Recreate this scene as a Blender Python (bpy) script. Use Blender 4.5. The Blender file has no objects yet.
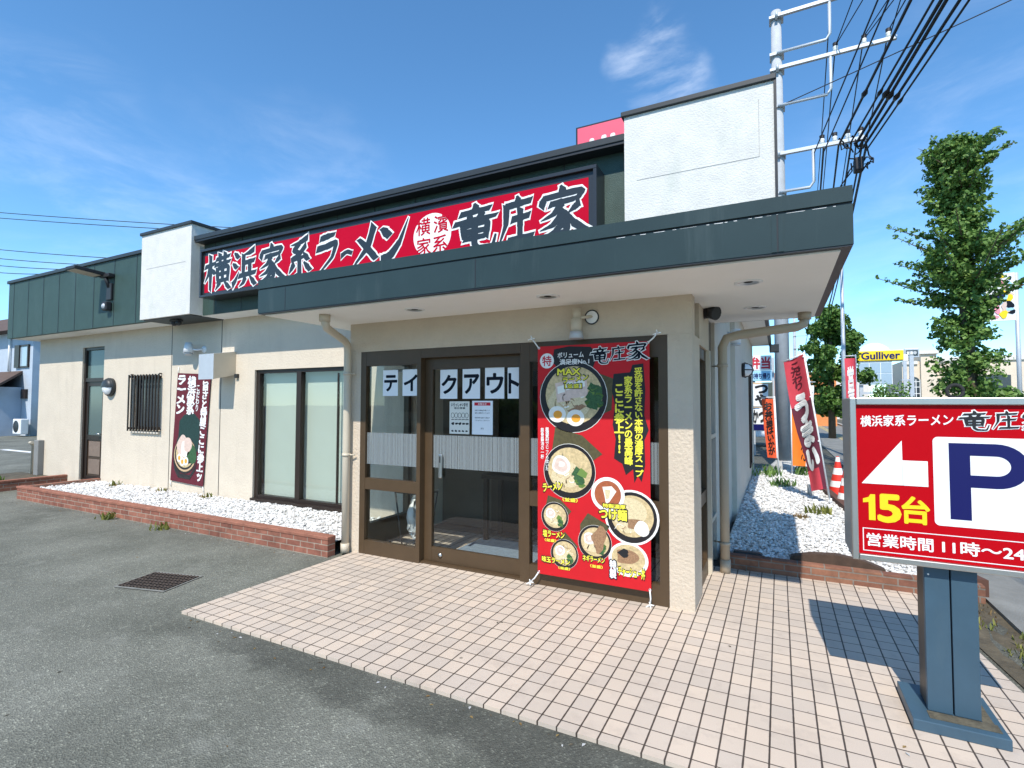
import bpy, bmesh, math, random
import numpy as np
from mathutils import Vector, Matrix, noise
rnd = random.Random(7)
SC = bpy.context.scene
COL = SC.collection
R = math.radians

# ------------------------------------------------------------------ camera
cd = bpy.data.cameras.new("camera"); cam = bpy.data.objects.new("camera", cd); COL.objects.link(cam)
cd.sensor_width = 36; cd.lens = 518.45 * 36 / 1024; cd.clip_end = 2000; cd.clip_start = .05
yw, pt, rl = 0.47523, 0.0387, 0.0025
F = Vector((-math.sin(yw) * math.cos(pt), math.cos(yw) * math.cos(pt), math.sin(pt)))
Rt = Vector((math.cos(yw), math.sin(yw), 0)); Up = Rt.cross(F)
r2 = Rt * math.cos(rl) + Up * math.sin(rl); u2 = Up * math.cos(rl) - Rt * math.sin(rl)
M = Matrix((r2, u2, -F)).transposed().to_4x4(); M.translation = (0.579, -4.125, 1.55)
cam.matrix_world = M
SC.camera = cam

# ------------------------------------------------------------------ sky, sun, exposure
SUN = Vector((.09, -.80, 1)).normalized()          # towards the sun
W = bpy.data.worlds.new("World"); SC.world = W; W.use_nodes = True
nt = W.node_tree; N = nt.nodes; L = nt.links; N.clear()
def nn(t, **k):
    n = N.new(t)
    for a, b in k.items(): setattr(n, a, b)
    return n
sky = nn("ShaderNodeTexSky", sky_type='NISHITA', sun_disc=False)
sky.sun_elevation = math.asin(SUN.z); sky.sun_rotation = math.atan2(SUN.x, SUN.y)
sky.air_density = 1.0; sky.dust_density = 0; sky.ozone_density = 2.2; sky.altitude = 1800
hs = nn("ShaderNodeHueSaturation"); hs.inputs['Saturation'].default_value = 1.08; hs.inputs['Value'].default_value = 1.42
tn = nn("ShaderNodeMix", data_type='RGBA', blend_type='MULTIPLY'); tn.inputs['Factor'].default_value = 1; tn.inputs['B'].default_value = (.82, 1.02, 1.06, 1)
L.new(sky.outputs[0], tn.inputs['A']); L.new(tn.outputs['Result'], hs.inputs['Color'])
tc = nn("ShaderNodeTexCoord")
wn_ = nn("ShaderNodeTexNoise"); wn_.inputs['Scale'].default_value = 4.5; wn_.inputs['Detail'].default_value = 5; L.new(tc.outputs['Generated'], wn_.inputs['Vector'])
wv = nn("ShaderNodeVectorMath", operation='MULTIPLY_ADD'); wv.inputs[1].default_value = (.30, .30, .30); L.new(wn_.outputs['Color'], wv.inputs[0])
wo = nn("ShaderNodeVectorMath", operation='ADD'); wo.inputs[1].default_value = (-.15, -.15, -.15); L.new(tc.outputs['Generated'], wo.inputs[0]); L.new(wo.outputs[0], wv.inputs[2])
def cloud(px_dir, inner, outer, amount):
    d = Vector(px_dir).normalized()
    dot = nn("ShaderNodeVectorMath", operation='DOT_PRODUCT'); dot.inputs[1].default_value = d
    nrm = nn("ShaderNodeVectorMath", operation='NORMALIZE'); L.new(wv.outputs[0], nrm.inputs[0])
    L.new(nrm.outputs[0], dot.inputs[0])
    mr = nn("ShaderNodeMapRange", interpolation_type='SMOOTHSTEP')
    mr.inputs['From Min'].default_value = math.cos(R(outer)); mr.inputs['From Max'].default_value = math.cos(R(inner))
    mr.inputs['To Max'].default_value = amount
    L.new(dot.outputs['Value'], mr.inputs['Value'])
    return mr.outputs[0]
mp = nn("ShaderNodeMapping"); mp.inputs['Scale'].default_value = (1, 1, 3.0); mp.inputs['Rotation'].default_value = (.25, .2, .3)
L.new(tc.outputs['Generated'], mp.inputs[0])
cn = nn("ShaderNodeTexNoise"); cn.inputs['Scale'].default_value = 5.5; cn.inputs['Detail'].default_value = 9; cn.inputs['Roughness'].default_value = .62
cn.inputs['Distortion'].default_value = .5
L.new(mp.outputs[0], cn.inputs['Vector'])
cr = nn("ShaderNodeMapRange", interpolation_type='SMOOTHSTEP'); cr.inputs['From Min'].default_value = .40; cr.inputs['From Max'].default_value = .78
L.new(cn.outputs[0], cr.inputs['Value'])
acc = None
for d, a, b, amt in [((-.16, .83, .53), 0, 4.2, .34), ((-.95, .35, .30), 2, 13, .12), ((-.72, .6, .26), 3, 16, .10), ((-.60, .75, .27), 2, 10, .2), ((.3, .9, .2), 3, 25, .10)]:
    o = cloud(d, a, b, amt)
    if acc is None: acc = o
    else:
        ad = nn("ShaderNodeMath", operation='ADD'); L.new(acc, ad.inputs[0]); L.new(o, ad.inputs[1]); acc = ad.outputs[0]
cm = nn("ShaderNodeMath", operation='MULTIPLY', use_clamp=True); L.new(acc, cm.inputs[0]); L.new(cr.outputs[0], cm.inputs[1])
mx = nn("ShaderNodeMix", data_type='RGBA'); L.new(cm.outputs[0], mx.inputs['Factor']); L.new(hs.outputs[0], mx.inputs['A']); mx.inputs['B'].default_value = (9, 9.4, 10, 1)
bg = nn("ShaderNodeBackground"); bg.inputs['Strength'].default_value = .15; L.new(mx.outputs['Result'], bg.inputs['Color'])
L.new(bg.outputs[0], nn("ShaderNodeOutputWorld").inputs[0])
sl = bpy.data.lights.new("sun", 'SUN'); sl.energy = 4.7; sl.angle = R(.5); sl.color = (1, .945, .86)
so = bpy.data.objects.new("sun", sl); COL.objects.link(so); so.rotation_euler = SUN.to_track_quat('Z', 'Y').to_euler()
SC.view_settings.view_transform = 'Standard'; SC.view_settings.look = 'None'; SC.view_settings.gamma = 1
SC.view_settings.exposure = .24

# ------------------------------------------------------------------ materials
MATS = {}
def mat(name, col, rough=.6, metal=0, var=0, vscale=3, bump=0, bscale=60, spec=.4, stain=None, stretch=(1, 1, 1)):
    """plain procedural material: base colour with soft noise variation, optional bump and stains"""
    m = bpy.data.materials.new(name); m.use_nodes = True; MATS[name] = m
    n = m.node_tree.nodes; l = m.node_tree.links; b = n['Principled BSDF']
    b.inputs['Base Color'].default_value = (*col, 1); b.inputs['Roughness'].default_value = rough
    b.inputs['Metallic'].default_value = metal; b.inputs['Specular IOR Level'].default_value = spec
    t = n.new("ShaderNodeTexCoord"); mpn = n.new("ShaderNodeMapping"); mpn.inputs['Scale'].default_value = stretch
    g = n.new("ShaderNodeNewGeometry"); l.new(g.outputs['Position'], mpn.inputs[0])
    if var:
        a = n.new("ShaderNodeTexNoise"); a.inputs['Scale'].default_value = vscale; a.inputs['Detail'].default_value = 6; a.inputs['Roughness'].default_value = .65
        l.new(mpn.outputs[0], a.inputs['Vector'])
        mr = n.new("ShaderNodeMapRange"); mr.inputs['From Min'].default_value = .3; mr.inputs['From Max'].default_value = .7
        mr.inputs['To Min'].default_value = 1 - var; mr.inputs['To Max'].default_value = 1 + var
        l.new(a.outputs[0], mr.inputs[0])
        vm = n.new("ShaderNodeVectorMath"); vm.operation = 'SCALE'; vm.inputs[0].default_value = col
        l.new(mr.outputs[0], vm.inputs['Scale']); src = vm.outputs[0]
        if stain:
            s = n.new("ShaderNodeTexNoise"); s.inputs['Scale'].default_value = stain[1]; s.inputs['Detail'].default_value = 8; s.inputs['Roughness'].default_value = .7
            mp2 = n.new("ShaderNodeMapping"); mp2.inputs['Scale'].default_value = stain[2]; l.new(g.outputs['Position'], mp2.inputs[0]); l.new(mp2.outputs[0], s.inputs['Vector'])
            sr = n.new("ShaderNodeMapRange"); sr.inputs['From Min'].default_value = .55; sr.inputs['From Max'].default_value = .75; sr.inputs['To Max'].default_value = stain[3]
            l.new(s.outputs[0], sr.inputs[0])
            mi = n.new("ShaderNodeMix"); mi.data_type = 'RGBA'; l.new(sr.outputs[0], mi.inputs['Factor']); l.new(src, mi.inputs['A']); mi.inputs['B'].default_value = (*stain[0], 1); src = mi.outputs['Result']
        l.new(src, b.inputs['Base Color'])
    if bump:
        a = n.new("ShaderNodeTexNoise"); a.inputs['Scale'].default_value = bscale; a.inputs['Detail'].default_value = 4
        l.new(mpn.outputs[0], a.inputs['Vector'])
        bn = n.new("ShaderNodeBump"); bn.inputs['Strength'].default_value = bump; bn.inputs['Distance'].default_value = .01
        l.new(a.outputs[0], bn.inputs['Height']); l.new(bn.outputs[0], b.inputs['Normal'])
    return m
def emission(name, col, s): ...
def glass(name, tint=(1, 1, 1), ior=1.5, boost=1.0):
    m = bpy.data.materials.new(name); m.use_nodes = True; MATS[name] = m
    n = m.node_tree.nodes; l = m.node_tree.links; n.clear()
    tr = n.new("ShaderNodeBsdfTransparent"); tr.inputs[0].default_value = (*tint, 1)
    gl = n.new("ShaderNodeBsdfGlossy"); gl.inputs['Roughness'].default_value = .012
    fr = n.new("ShaderNodeFresnel"); fr.inputs['IOR'].default_value = ior
    mu = n.new("ShaderNodeMath"); mu.operation = 'MULTIPLY'; mu.use_clamp = True; mu.inputs[1].default_value = boost; l.new(fr.outputs[0], mu.inputs[0])
    gb = n.new('ShaderNodeNewGeometry'); fs_ = n.new('ShaderNodeMath'); fs_.operation = 'SUBTRACT'; fs_.inputs[0].default_value = 1; l.new(gb.outputs['Backfacing'], fs_.inputs[1])
    mf = n.new('ShaderNodeMath'); mf.operation = 'MULTIPLY'; l.new(mu.outputs[0], mf.inputs[0]); l.new(fs_.outputs[0], mf.inputs[1])
    g = n.new("ShaderNodeNewGeometry"); no = n.new("ShaderNodeTexNoise"); no.inputs['Scale'].default_value = 1.3; l.new(g.outputs['Position'], no.inputs['Vector'])
    bp = n.new("ShaderNodeBump"); bp.inputs['Strength'].default_value = .05; bp.inputs['Distance'].default_value = .02; l.new(no.outputs[0], bp.inputs['Height']); l.new(bp.outputs[0], gl.inputs['Normal'])
    mi = n.new("ShaderNodeMixShader"); l.new(mf.outputs[0], mi.inputs[0]); l.new(tr.outputs[0], mi.inputs[1]); l.new(gl.outputs[0], mi.inputs[2])
    o = n.new("ShaderNodeOutputMaterial"); l.new(mi.outputs[0], o.inputs[0]); return m

mat('stucco', (.62, .54, .43), .9, var=.06, vscale=2.2, bump=.55, bscale=45, stain=((.40, .34, .27), 1.3, (2.6, 2.6, .28), .5))
mat('stucco_rough', (.56, .47, .365), .92, var=.07, vscale=3, bump=1.0, bscale=38)
mat('side_wall', (.58, .52, .44), .9, var=.06, vscale=3, bump=.4, bscale=60)
mat('white_panel', (.64, .63, .59), .85, var=.07, vscale=6, bump=.5, bscale=70, stain=((.50, .53, .47), 3.0, (1, 1, .4), .7))
mat('green_board', (.034, .066, .055), .55, var=.12, vscale=4, bump=.5, bscale=120, stain=((.10, .16, .15), 3, (1, 1, .4), .25))
mat('slate_metal', (.027, .046, .048), .38, var=.08, vscale=2.5, spec=.25, stain=((.075, .10, .10), 2.6, (2.5, 2.5, .25), .45))
mat('black_trim', (.02, .022, .025), .45)
mat('dark_trim', (.028, .033, .036), .45, var=.1)
mat('soffit', (.88, .87, .83), .85, var=.03, vscale=1.5, bump=.1, bscale=200)
mat('bronze', (.080, .050, .026), .4, metal=.1, var=.08, vscale=8)
mat('bronze_dark', (.03, .019, .014), .4, metal=.2)
mat('pipe_beige', (.56, .49, .38), .5, var=.05)
mat('pipe_tan', (.42, .35, .26), .5, var=.06)
mat('pipe_brown', (.20, .14, .085), .5, var=.06)
mat('brickdark', (.10, .045, .03), .8)
mat('blind', (.66, .68, .62), .8, var=.02)
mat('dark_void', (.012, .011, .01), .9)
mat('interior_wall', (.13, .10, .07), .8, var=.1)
mat('wood_dark', (.065, .038, .022), .5)
mat('mat_grey', (.20, .25, .31), .95, var=.2, vscale=40)
mat('steel', (.55, .55, .54), .32, metal=1, var=.05)
mat('steel_frame', (.50, .48, .45), .38, metal=.9, var=.05, vscale=5)
mat('galv', (.50, .53, .56), .5, metal=.3, var=.08)
mat('grate_rim', (.20, .20, .18), .9, var=.2, vscale=12, bump=.3, bscale=60)
mat('pavement_asphalt', (.20, .20, .185), .9, var=.25, vscale=2.2, bump=.5, bscale=90, stain=((.32, .31, .27), 3, (1, 1, 1), .5))
mat('grey_box', (.22, .22, .21), .8, var=.1)
mat('concrete', (.42, .42, .41), .9, var=.12, vscale=5, bump=.3, bscale=40)
mat('concrete_pole', (.40, .42, .44), .85, var=.10, vscale=7, bump=.2, bscale=60)
mat('post_blue', (.045, .088, .125), .42, var=.08, vscale=5, stain=((.10, .14, .16), 6, (1, 1, .3), .25))
mat('rust_grime', (.10, .088, .06), .95, var=.4, vscale=30, bump=.5)
mat('red_print', (.44, .001, .006), .5, var=.03, spec=.1)
mat('red_sign', (.47, .002, .022), .45, var=.03, spec=.08)
mat('red_cloth', (.52, .004, .010), .6, var=.06, vscale=5, bump=.12, bscale=14)
mat('sign_frame', (.028, .031, .036), .3, var=.05)
mat('white', (.80, .80, .78), .6)
mat('white_gloss', (.82, .83, .83), .3)
mat('paper', (.80, .82, .84), .7)
mat('paper_cream', (.74, .72, .64), .7)
mat('ink', (.012, .012, .014), .6)
mat('ink_blue', (.009, .013, .022), .7, spec=.1)
mat('glyph_dark', (.022, .030, .036), .35)
mat('navy', (.003, .003, .085), .4)
mat('yellow', (.86, .60, .01), .5)
mat('yellow_print', (.85, .76, .06), .55)
mat('board_red', (.80, .10, .16), .5, var=.04)
mat('pink', (.80, .30, .36), .6)
mat('red_ink', (.55, .02, .04), .6)
mat('nori', (.080, .068, .028), .7, var=.25, vscale=40)
mat('nori_dark', (.012, .040, .034), .7, var=.3, vscale=30)
mat('bowl_black', (.018, .016, .018), .35)
mat('soup', (.56, .43, .23), .5, var=.3, vscale=45)
mat('noodle', (.64, .53, .32), .5, var=.22, vscale=110)
mat('chashu', (.66, .50, .42), .5, var=.15, vscale=30)
mat('egg_white', (.82, .80, .72), .4)
mat('yolk', (.85, .35, .04), .4)
mat('greens', (.035, .10, .035), .6, var=.5, vscale=90)
mat('broth_red', (.36, .10, .04), .5, var=.2, vscale=60)
mat('brown_meat', (.30, .17, .09), .5, var=.35, vscale=90)
mat('maroon', (.115, .012, .022), .8, var=.1, vscale=14, bump=.15, bscale=12)
mat('maroon_flag', (.13, .022, .042), .8, var=.06, vscale=10)
mat('red_flag', (.62, .06, .085), .8, var=.06, vscale=10)
mat('orange', (.85, .20, .02), .8, var=.05)
mat('red_orange', (.75, .10, .03), .8, var=.05)
mat('tan_board', (.55, .38, .22), .7)
mat('sky_print', (.35, .62, .80), .6)
mat('post_core', (.085, .07, .055), .45, metal=.3, var=.2, vscale=6)
mat('lens_tan', (.55, .47, .38), .4)
mat('black_plastic', (.025, .025, .027), .5)
mat('rubber', (.02, .02, .02), .85)
mat('cone_red', (.65, .035, .02), .55)
mat('insulator', (.75, .75, .72), .25)
mat('cable', (.012, .012, .016), .6)
mat('bark', (.10, .075, .05), .95, var=.3, vscale=20, bump=.8, bscale=30)
mat('siding_blue', (.42, .48, .55), .8, var=.06)
mat('roof_brown', (.10, .065, .05), .8, var=.2)
mat('cream_wall', (.72, .60, .46), .85, var=.05)
mat('pale_wall', (.70, .66, .60), .85, var=.05)
mat('orange_roof', (.70, .25, .08), .8, var=.08)
mat('window_dark', (.04, .05, .06), .12)
mat('window_teal', (.085, .125, .12), .15)
mat('window_sky', (.32, .42, .50), .15)
mat('grille', (.10, .075, .06), .6, metal=.3, var=.3, vscale=20)
mat('earth', (.09, .075, .05), .98, var=.4, vscale=8, bump=.9, bscale=30)
mat('stone_slab', (.075, .045, .03), .8, var=.25, vscale=12)
mat('pebble_base', (.50, .50, .48), .95, var=.35, vscale=45, bump=.8, bscale=60)
mat('car_white', (.75, .77, .8), .2)
glass('glass', (.93, .95, .94), 1.5, 1.5)
glass('window_glass', (.88, .91, .89), 1.55, 1.5)

def pebble_mat():
    m = mat('pebble', (.80, .79, .77), .75)
    n = m.node_tree.nodes; l = m.node_tree.links
    g = n.new("ShaderNodeNewGeometry"); r = n.new("ShaderNodeValToRGB"); r.color_ramp.elements[0].color = (.46, .44, .41, 1); r.color_ramp.elements[1].color = (.84, .83, .80, 1)
    e3 = r.color_ramp.elements.new(.08); e3.color = (.68, .67, .65, 1)
    r.color_ramp.elements[0].position = 0; r.color_ramp.elements[1].position = .5
    l.new(g.outputs['Random Per Island'], r.inputs[0]); l.new(r.outputs[0], n['Principled BSDF'].inputs['Base Color'])
pebble_mat()
def leaf_mat(name, a, b):
    m = mat(name, a, .55, spec=.35)
    n = m.node_tree.nodes; l = m.node_tree.links; p = n['Principled BSDF']
    g = n.new("ShaderNodeNewGeometry"); mi = n.new("ShaderNodeMix"); mi.data_type = 'RGBA'
    mi.inputs['A'].default_value = (*a, 1); mi.inputs['B'].default_value = (*b, 1); l.new(g.outputs['Random Per Island'], mi.inputs['Factor'])
    l.new(mi.outputs['Result'], p.inputs['Base Color'])
    t = n.new("ShaderNodeBsdfTranslucent"); l.new(mi.outputs['Result'], t.inputs[0])
    ms = n.new("ShaderNodeMixShader"); ms.inputs[0].default_value = .3; l.new(p.outputs[0], ms.inputs[1]); l.new(t.outputs[0], ms.inputs[2])
    l.new(ms.outputs[0], n['Material Output'].inputs[0])
leaf_mat('leaf', (.062, .15, .026), (.23, .36, .09))
leaf_mat('leaf_light', (.06, .14, .02), (.14, .24, .05))
leaf_mat('weed', (.08, .11, .02), (.28, .27, .06))
leaf_mat('dry', (.20, .11, .04), (.35, .25, .10))

def frost_mat():
    m = bpy.data.materials.new('frosted_film'); m.use_nodes = True; MATS['frosted_film'] = m
    n = m.node_tree.nodes; l = m.node_tree.links; p = n['Principled BSDF']
    p.inputs['Base Color'].default_value = (.22, .25, .26, 1); p.inputs['Roughness'].default_value = .7
    g = n.new("ShaderNodeNewGeometry"); s = n.new("ShaderNodeSeparateXYZ"); l.new(g.outputs['Position'], s.inputs[0])
    no = n.new("ShaderNodeTexNoise"); no.noise_dimensions = '1D'; no.inputs['Scale'].default_value = 75; no.inputs['Detail'].default_value = 2
    l.new(s.outputs['X'], no.inputs['W'])
    r = n.new("ShaderNodeMapRange"); r.inputs['From Min'].default_value = .38; r.inputs['From Max'].default_value = .55; r.inputs['To Min'].default_value = .30; r.inputs['To Max'].default_value = .74
    l.new(no.outputs[0], r.inputs[0]); l.new(r.outputs[0], p.inputs['Alpha'])
frost_mat()

def tile_mat():
    m = mat('paving_tile', (.60, .48, .39), .6)
    n = m.node_tree.nodes; l = m.node_tree.links; p = n['Principled BSDF']
    g = n.new("ShaderNodeNewGeometry"); s = n.new("ShaderNodeSeparateXYZ"); l.new(g.outputs['Position'], s.inputs[0])
    def ma(op, a, b=None, c=None):
        x = n.new("ShaderNodeMath"); x.operation = op
        for i, v in enumerate((a, b, c)):
            if v is None: continue
            if isinstance(v, (int, float)): x.inputs[i].default_value = v
            else: l.new(v, x.inputs[i])
        return x.outputs[0]
    u = ma('DIVIDE', ma('SUBTRACT', s.outputs['X'], .1115), .1015); v = ma('DIVIDE', ma('ADD', s.outputs['Y'], 1.693), .1255)
    fu = ma('FRACT', u); fv = ma('FRACT', v)
    du = ma('MULTIPLY', ma('MINIMUM', fu, ma('SUBTRACT', 1, fu)), .1015); dv = ma('MULTIPLY', ma('MINIMUM', fv, ma('SUBTRACT', 1, fv)), .1255)
    no = n.new("ShaderNodeTexNoise"); no.inputs['Scale'].default_value = 30; l.new(g.outputs['Position'], no.inputs['Vector'])
    wob = ma('MULTIPLY', ma('SUBTRACT', no.outputs[0], .5), .0025)
    d = ma('ADD', ma('MINIMUM', du, ma('ADD', dv, .0008)), wob)
    gr = n.new("ShaderNodeMapRange"); gr.interpolation_type = 'SMOOTHSTEP'; gr.inputs['From Min'].default_value = .0030; gr.inputs['From Max'].default_value = .0052; l.new(d, gr.inputs[0])
    cx = n.new("ShaderNodeCombineXYZ"); l.new(ma('FLOOR', u), cx.inputs[0]); l.new(ma('FLOOR', v), cx.inputs[1])
    wn = n.new("ShaderNodeTexWhiteNoise"); wn.noise_dimensions = '2D'; l.new(cx.outputs[0], wn.inputs['Vector'])
    big = n.new("ShaderNodeTexNoise"); big.inputs['Scale'].default_value = 1.3; big.inputs['Detail'].default_value = 6; l.new(g.outputs['Position'], big.inputs['Vector'])
    fine = n.new("ShaderNodeTexNoise"); fine.inputs['Scale'].default_value = 260; fine.inputs['Detail'].default_value = 3; l.new(g.outputs['Position'], fine.inputs['Vector'])
    k = ma('ADD', ma('ADD', ma('MULTIPLY', wn.outputs[0], .16), ma('MULTIPLY', big.outputs[0], .32)), ma('MULTIPLY', fine.outputs[0], .34))
    k = ma('ADD', k, .58)
    vm = n.new("ShaderNodeVectorMath"); vm.operation = 'SCALE'; vm.inputs[0].default_value = (.545, .455, .37); l.new(k, vm.inputs['Scale'])
    hv = n.new("ShaderNodeHueSaturation"); l.new(vm.outputs[0], hv.inputs['Color']); l.new(ma('ADD', ma('MULTIPLY', wn.outputs[0], .16), .94), hv.inputs['Saturation'])
    dirt = n.new("ShaderNodeTexNoise"); dirt.inputs['Scale'].default_value = 5; dirt.inputs['Detail'].default_value = 9; dirt.inputs['Roughness'].default_value = .7; l.new(g.outputs['Position'], dirt.inputs['Vector'])
    dr = n.new("ShaderNodeMapRange"); dr.inputs['From Min'].default_value = .52; dr.inputs['From Max'].default_value = .8; dr.inputs['To Max'].default_value = .75; l.new(dirt.outputs[0], dr.inputs[0])
    m1 = n.new("ShaderNodeMix"); m1.data_type = 'RGBA'; l.new(dr.outputs[0], m1.inputs['Factor']); l.new(hv.outputs[0], m1.inputs['A']); m1.inputs['B'].default_value = (.36, .30, .25, 1)
    gc = n.new("ShaderNodeMix"); gc.data_type = 'RGBA'; l.new(big.outputs[0], gc.inputs['Factor']); gc.inputs['A'].default_value = (.030, .023, .018, 1); gc.inputs['B'].default_value = (.10, .075, .058, 1)
    mi = n.new("ShaderNodeMix"); mi.data_type = 'RGBA'; l.new(gr.outputs[0], mi.inputs['Factor']); l.new(gc.outputs['Result'], mi.inputs['A']); l.new(m1.outputs['Result'], mi.inputs['B'])
    # dried gum and drip spots
    sp = n.new("ShaderNodeTexVoronoi"); sp.inputs['Scale'].default_value = 3.1; l.new(g.outputs['Position'], sp.inputs['Vector'])
    sr = n.new("ShaderNodeMapRange"); sr.inputs['From Min'].default_value = .035; sr.inputs['From Max'].default_value = .05; sr.inputs['To Min'].default_value = .45; l.new(sp.outputs['Distance'], sr.inputs[0]); sr.inputs['To Max'].default_value = 1
    sv = n.new("ShaderNodeVectorMath"); sv.operation = 'SCALE'; l.new(mi.outputs['Result'], sv.inputs[0]); l.new(sr.outputs[0], sv.inputs['Scale'])
    l.new(sv.outputs[0], p.inputs['Base Color'])
    h = ma('ADD', ma('MULTIPLY', gr.outputs[0], 1), ma('MULTIPLY', fine.outputs[0], .25))
    b = n.new("ShaderNodeBump"); b.inputs['Strength'].default_value = .5; b.inputs['Distance'].default_value = .003; l.new(h, b.inputs['Height']); l.new(b.outputs[0], p.inputs['Normal'])
tile_mat()

def asphalt_mat():
    m = mat('asphalt', (.1, .1, .1), .85, spec=.35)
    n = m.node_tree.nodes; l = m.node_tree.links; p = n['Principled BSDF']
    g = n.new("ShaderNodeNewGeometry")
    def no(s, d=6, r=.6):
        x = n.new("ShaderNodeTexNoise"); x.inputs['Scale'].default_value = s; x.inputs['Detail'].default_value = d; x.inputs['Roughness'].default_value = r; l.new(g.outputs['Position'], x.inputs['Vector']); return x.outputs[0]
    big = n.new("ShaderNodeValToRGB"); e = big.color_ramp.elements; e[0].position = .32; e[0].color = (.118, .121, .098, 1); e[1].position = .70; e[1].color = (.232, .234, .196, 1); l.new(no(.9, 8, .65), big.inputs[0])
    vo = n.new("ShaderNodeTexVoronoi"); vo.inputs['Scale'].default_value = 120; l.new(g.outputs['Position'], vo.inputs['Vector'])
    rr = n.new("ShaderNodeValToRGB"); e = rr.color_ramp.elements; e[0].position = 0; e[0].color = (.68, .68, .68, 1); e[1].position = 1; e[1].color = (1.75, 1.75, 1.7, 1)
    e2 = rr.color_ramp.elements.new(.90); e2.color = (1.05, 1.05, 1.04, 1)
    sx = n.new("ShaderNodeSeparateColor"); l.new(vo.outputs['Color'], sx.inputs[0]); l.new(sx.outputs[0], rr.inputs[0])
    mu = n.new("ShaderNodeMix"); mu.data_type = 'RGBA'; mu.blend_type = 'MULTIPLY'; mu.inputs['Factor'].default_value = 1; l.new(big.outputs[0], mu.inputs['A']); l.new(rr.outputs[0], mu.inputs['B'])
    pr = n.new("ShaderNodeMapRange"); pr.inputs['From Min'].default_value = .57; pr.inputs['From Max'].default_value = .68; pr.inputs['To Max'].default_value = .45; l.new(no(2.6, 10, .72), pr.inputs[0])
    m2 = n.new("ShaderNodeMix"); m2.data_type = 'RGBA'; l.new(pr.outputs[0], m2.inputs['Factor']); l.new(mu.outputs['Result'], m2.inputs['A']); m2.inputs['B'].default_value = (.26, .262, .225, 1)
    s = n.new("ShaderNodeSeparateXYZ"); l.new(g.outputs['Position'], s.inputs[0])
    def ma(op, a, b=None):
        x = n.new("ShaderNodeMath"); x.operation = op
        for i, v in enumerate((a, b)):
            if v is None: continue
            if isinstance(v, (int, float)): x.inputs[i].default_value = v
            else: l.new(v, x.inputs[i])
        return x.outputs[0]
    # strip of newer, darker asphalt laid along the front of the forecourt, wider towards the street
    d = ma('SUBTRACT', ma('SUBTRACT', -1.75, s.outputs['Y']), ma('ADD', ma('MULTIPLY', s.outputs['X'], .045), .34)); d = ma('ADD', d, ma('MULTIPLY', ma('SUBTRACT', no(3.5, 6, .6), .5), .55))
    k = n.new("ShaderNodeMapRange"); k.interpolation_type = 'SMOOTHSTEP'; k.inputs['From Min'].default_value = -.05; k.inputs['From Max'].default_value = .08; k.inputs['To Min'].default_value = .58; k.inputs['To Max'].default_value = 1; l.new(d, k.inputs[0])
    kx = n.new("ShaderNodeMapRange"); kx.inputs['From Min'].default_value = -3.6; kx.inputs['From Max'].default_value = -2.4; l.new(s.outputs['X'], kx.inputs[0])
    kk = ma('ADD', ma('MULTIPLY', ma('SUBTRACT', k.outputs[0], 1), kx.outputs[0]), 1)
    vs_ = n.new("ShaderNodeVectorMath"); vs_.operation = 'SCALE'; l.new(m2.outputs['Result'], vs_.inputs[0]); l.new(kk, vs_.inputs['Scale'])
    l.new(vs_.outputs[0], p.inputs['Base Color'])
    b = n.new("ShaderNodeBump"); b.inputs['Strength'].default_value = .8; b.inputs['Distance'].default_value = .006; l.new(vo.outputs['Distance'], b.inputs['Height']); l.new(b.outputs[0], p.inputs['Normal'])
asphalt_mat()

def brick_mat(name, axis, c1, c2, bw=.205, bh=.062, mortar=(.33, .25, .19)):
    m = mat(name, c1, .85)
    n = m.node_tree.nodes; l = m.node_tree.links; p = n['Principled BSDF']
    g = n.new("ShaderNodeNewGeometry"); s = n.new("ShaderNodeSeparateXYZ"); l.new(g.outputs['Position'], s.inputs[0])
    c = n.new("ShaderNodeCombineXYZ"); l.new(s.outputs[axis], c.inputs[0]); l.new(s.outputs['Z'], c.inputs[1])
    t = n.new("ShaderNodeTexBrick"); t.inputs['Scale'].default_value = 1; t.inputs['Brick Width'].default_value = bw; t.inputs['Row Height'].default_value = bh
    t.inputs['Mortar Size'].default_value = .0055; t.inputs['Color1'].default_value = (*c1, 1); t.inputs['Color2'].default_value = (*c2, 1); t.inputs['Mortar'].default_value = (*mortar, 1)
    mpn = n.new("ShaderNodeMapping"); mpn.inputs['Location'].default_value = (.03, .018, 0); l.new(c.outputs[0], mpn.inputs[0]); l.new(mpn.outputs[0], t.inputs['Vector'])
    no = n.new("ShaderNodeTexNoise"); no.inputs['Scale'].default_value = 6; no.inputs['Detail'].default_value = 8; no.inputs['Roughness'].default_value = .7; l.new(g.outputs['Position'], no.inputs['Vector'])
    mr = n.new("ShaderNodeMapRange"); mr.inputs['From Min'].default_value = .3; mr.inputs['From Max'].default_value = .7; mr.inputs['To Min'].default_value = .6; mr.inputs['To Max'].default_value = 1.35; l.new(no.outputs[0], mr.inputs[0])
    vm = n.new("ShaderNodeVectorMath"); vm.operation = 'SCALE'; l.new(t.outputs['Color'], vm.inputs[0]); l.new(mr.outputs[0], vm.inputs['Scale']); l.new(vm.outputs[0], p.inputs['Base Color'])
    b = n.new("ShaderNodeBump"); b.inputs['Strength'].default_value = .6; b.inputs['Distance'].default_value = .006; b.invert = True
    l.new(t.outputs['Fac'], b.inputs['Height']); l.new(b.outputs[0], p.inputs['Normal'])
brick_mat('brick_x', 'X', (.31, .125, .08), (.22, .08, .052))
brick_mat('brick_y', 'Y', (.31, .125, .08), (.22, .08, .052))
brick_mat('brick_brown', 'X', (.26, .12, .07), (.17, .07, .045), .21, .06, (.20, .17, .14))
mat('brick_cap', (.29, .118, .075), .85, var=.25, vscale=9, bump=.4, bscale=40)

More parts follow.
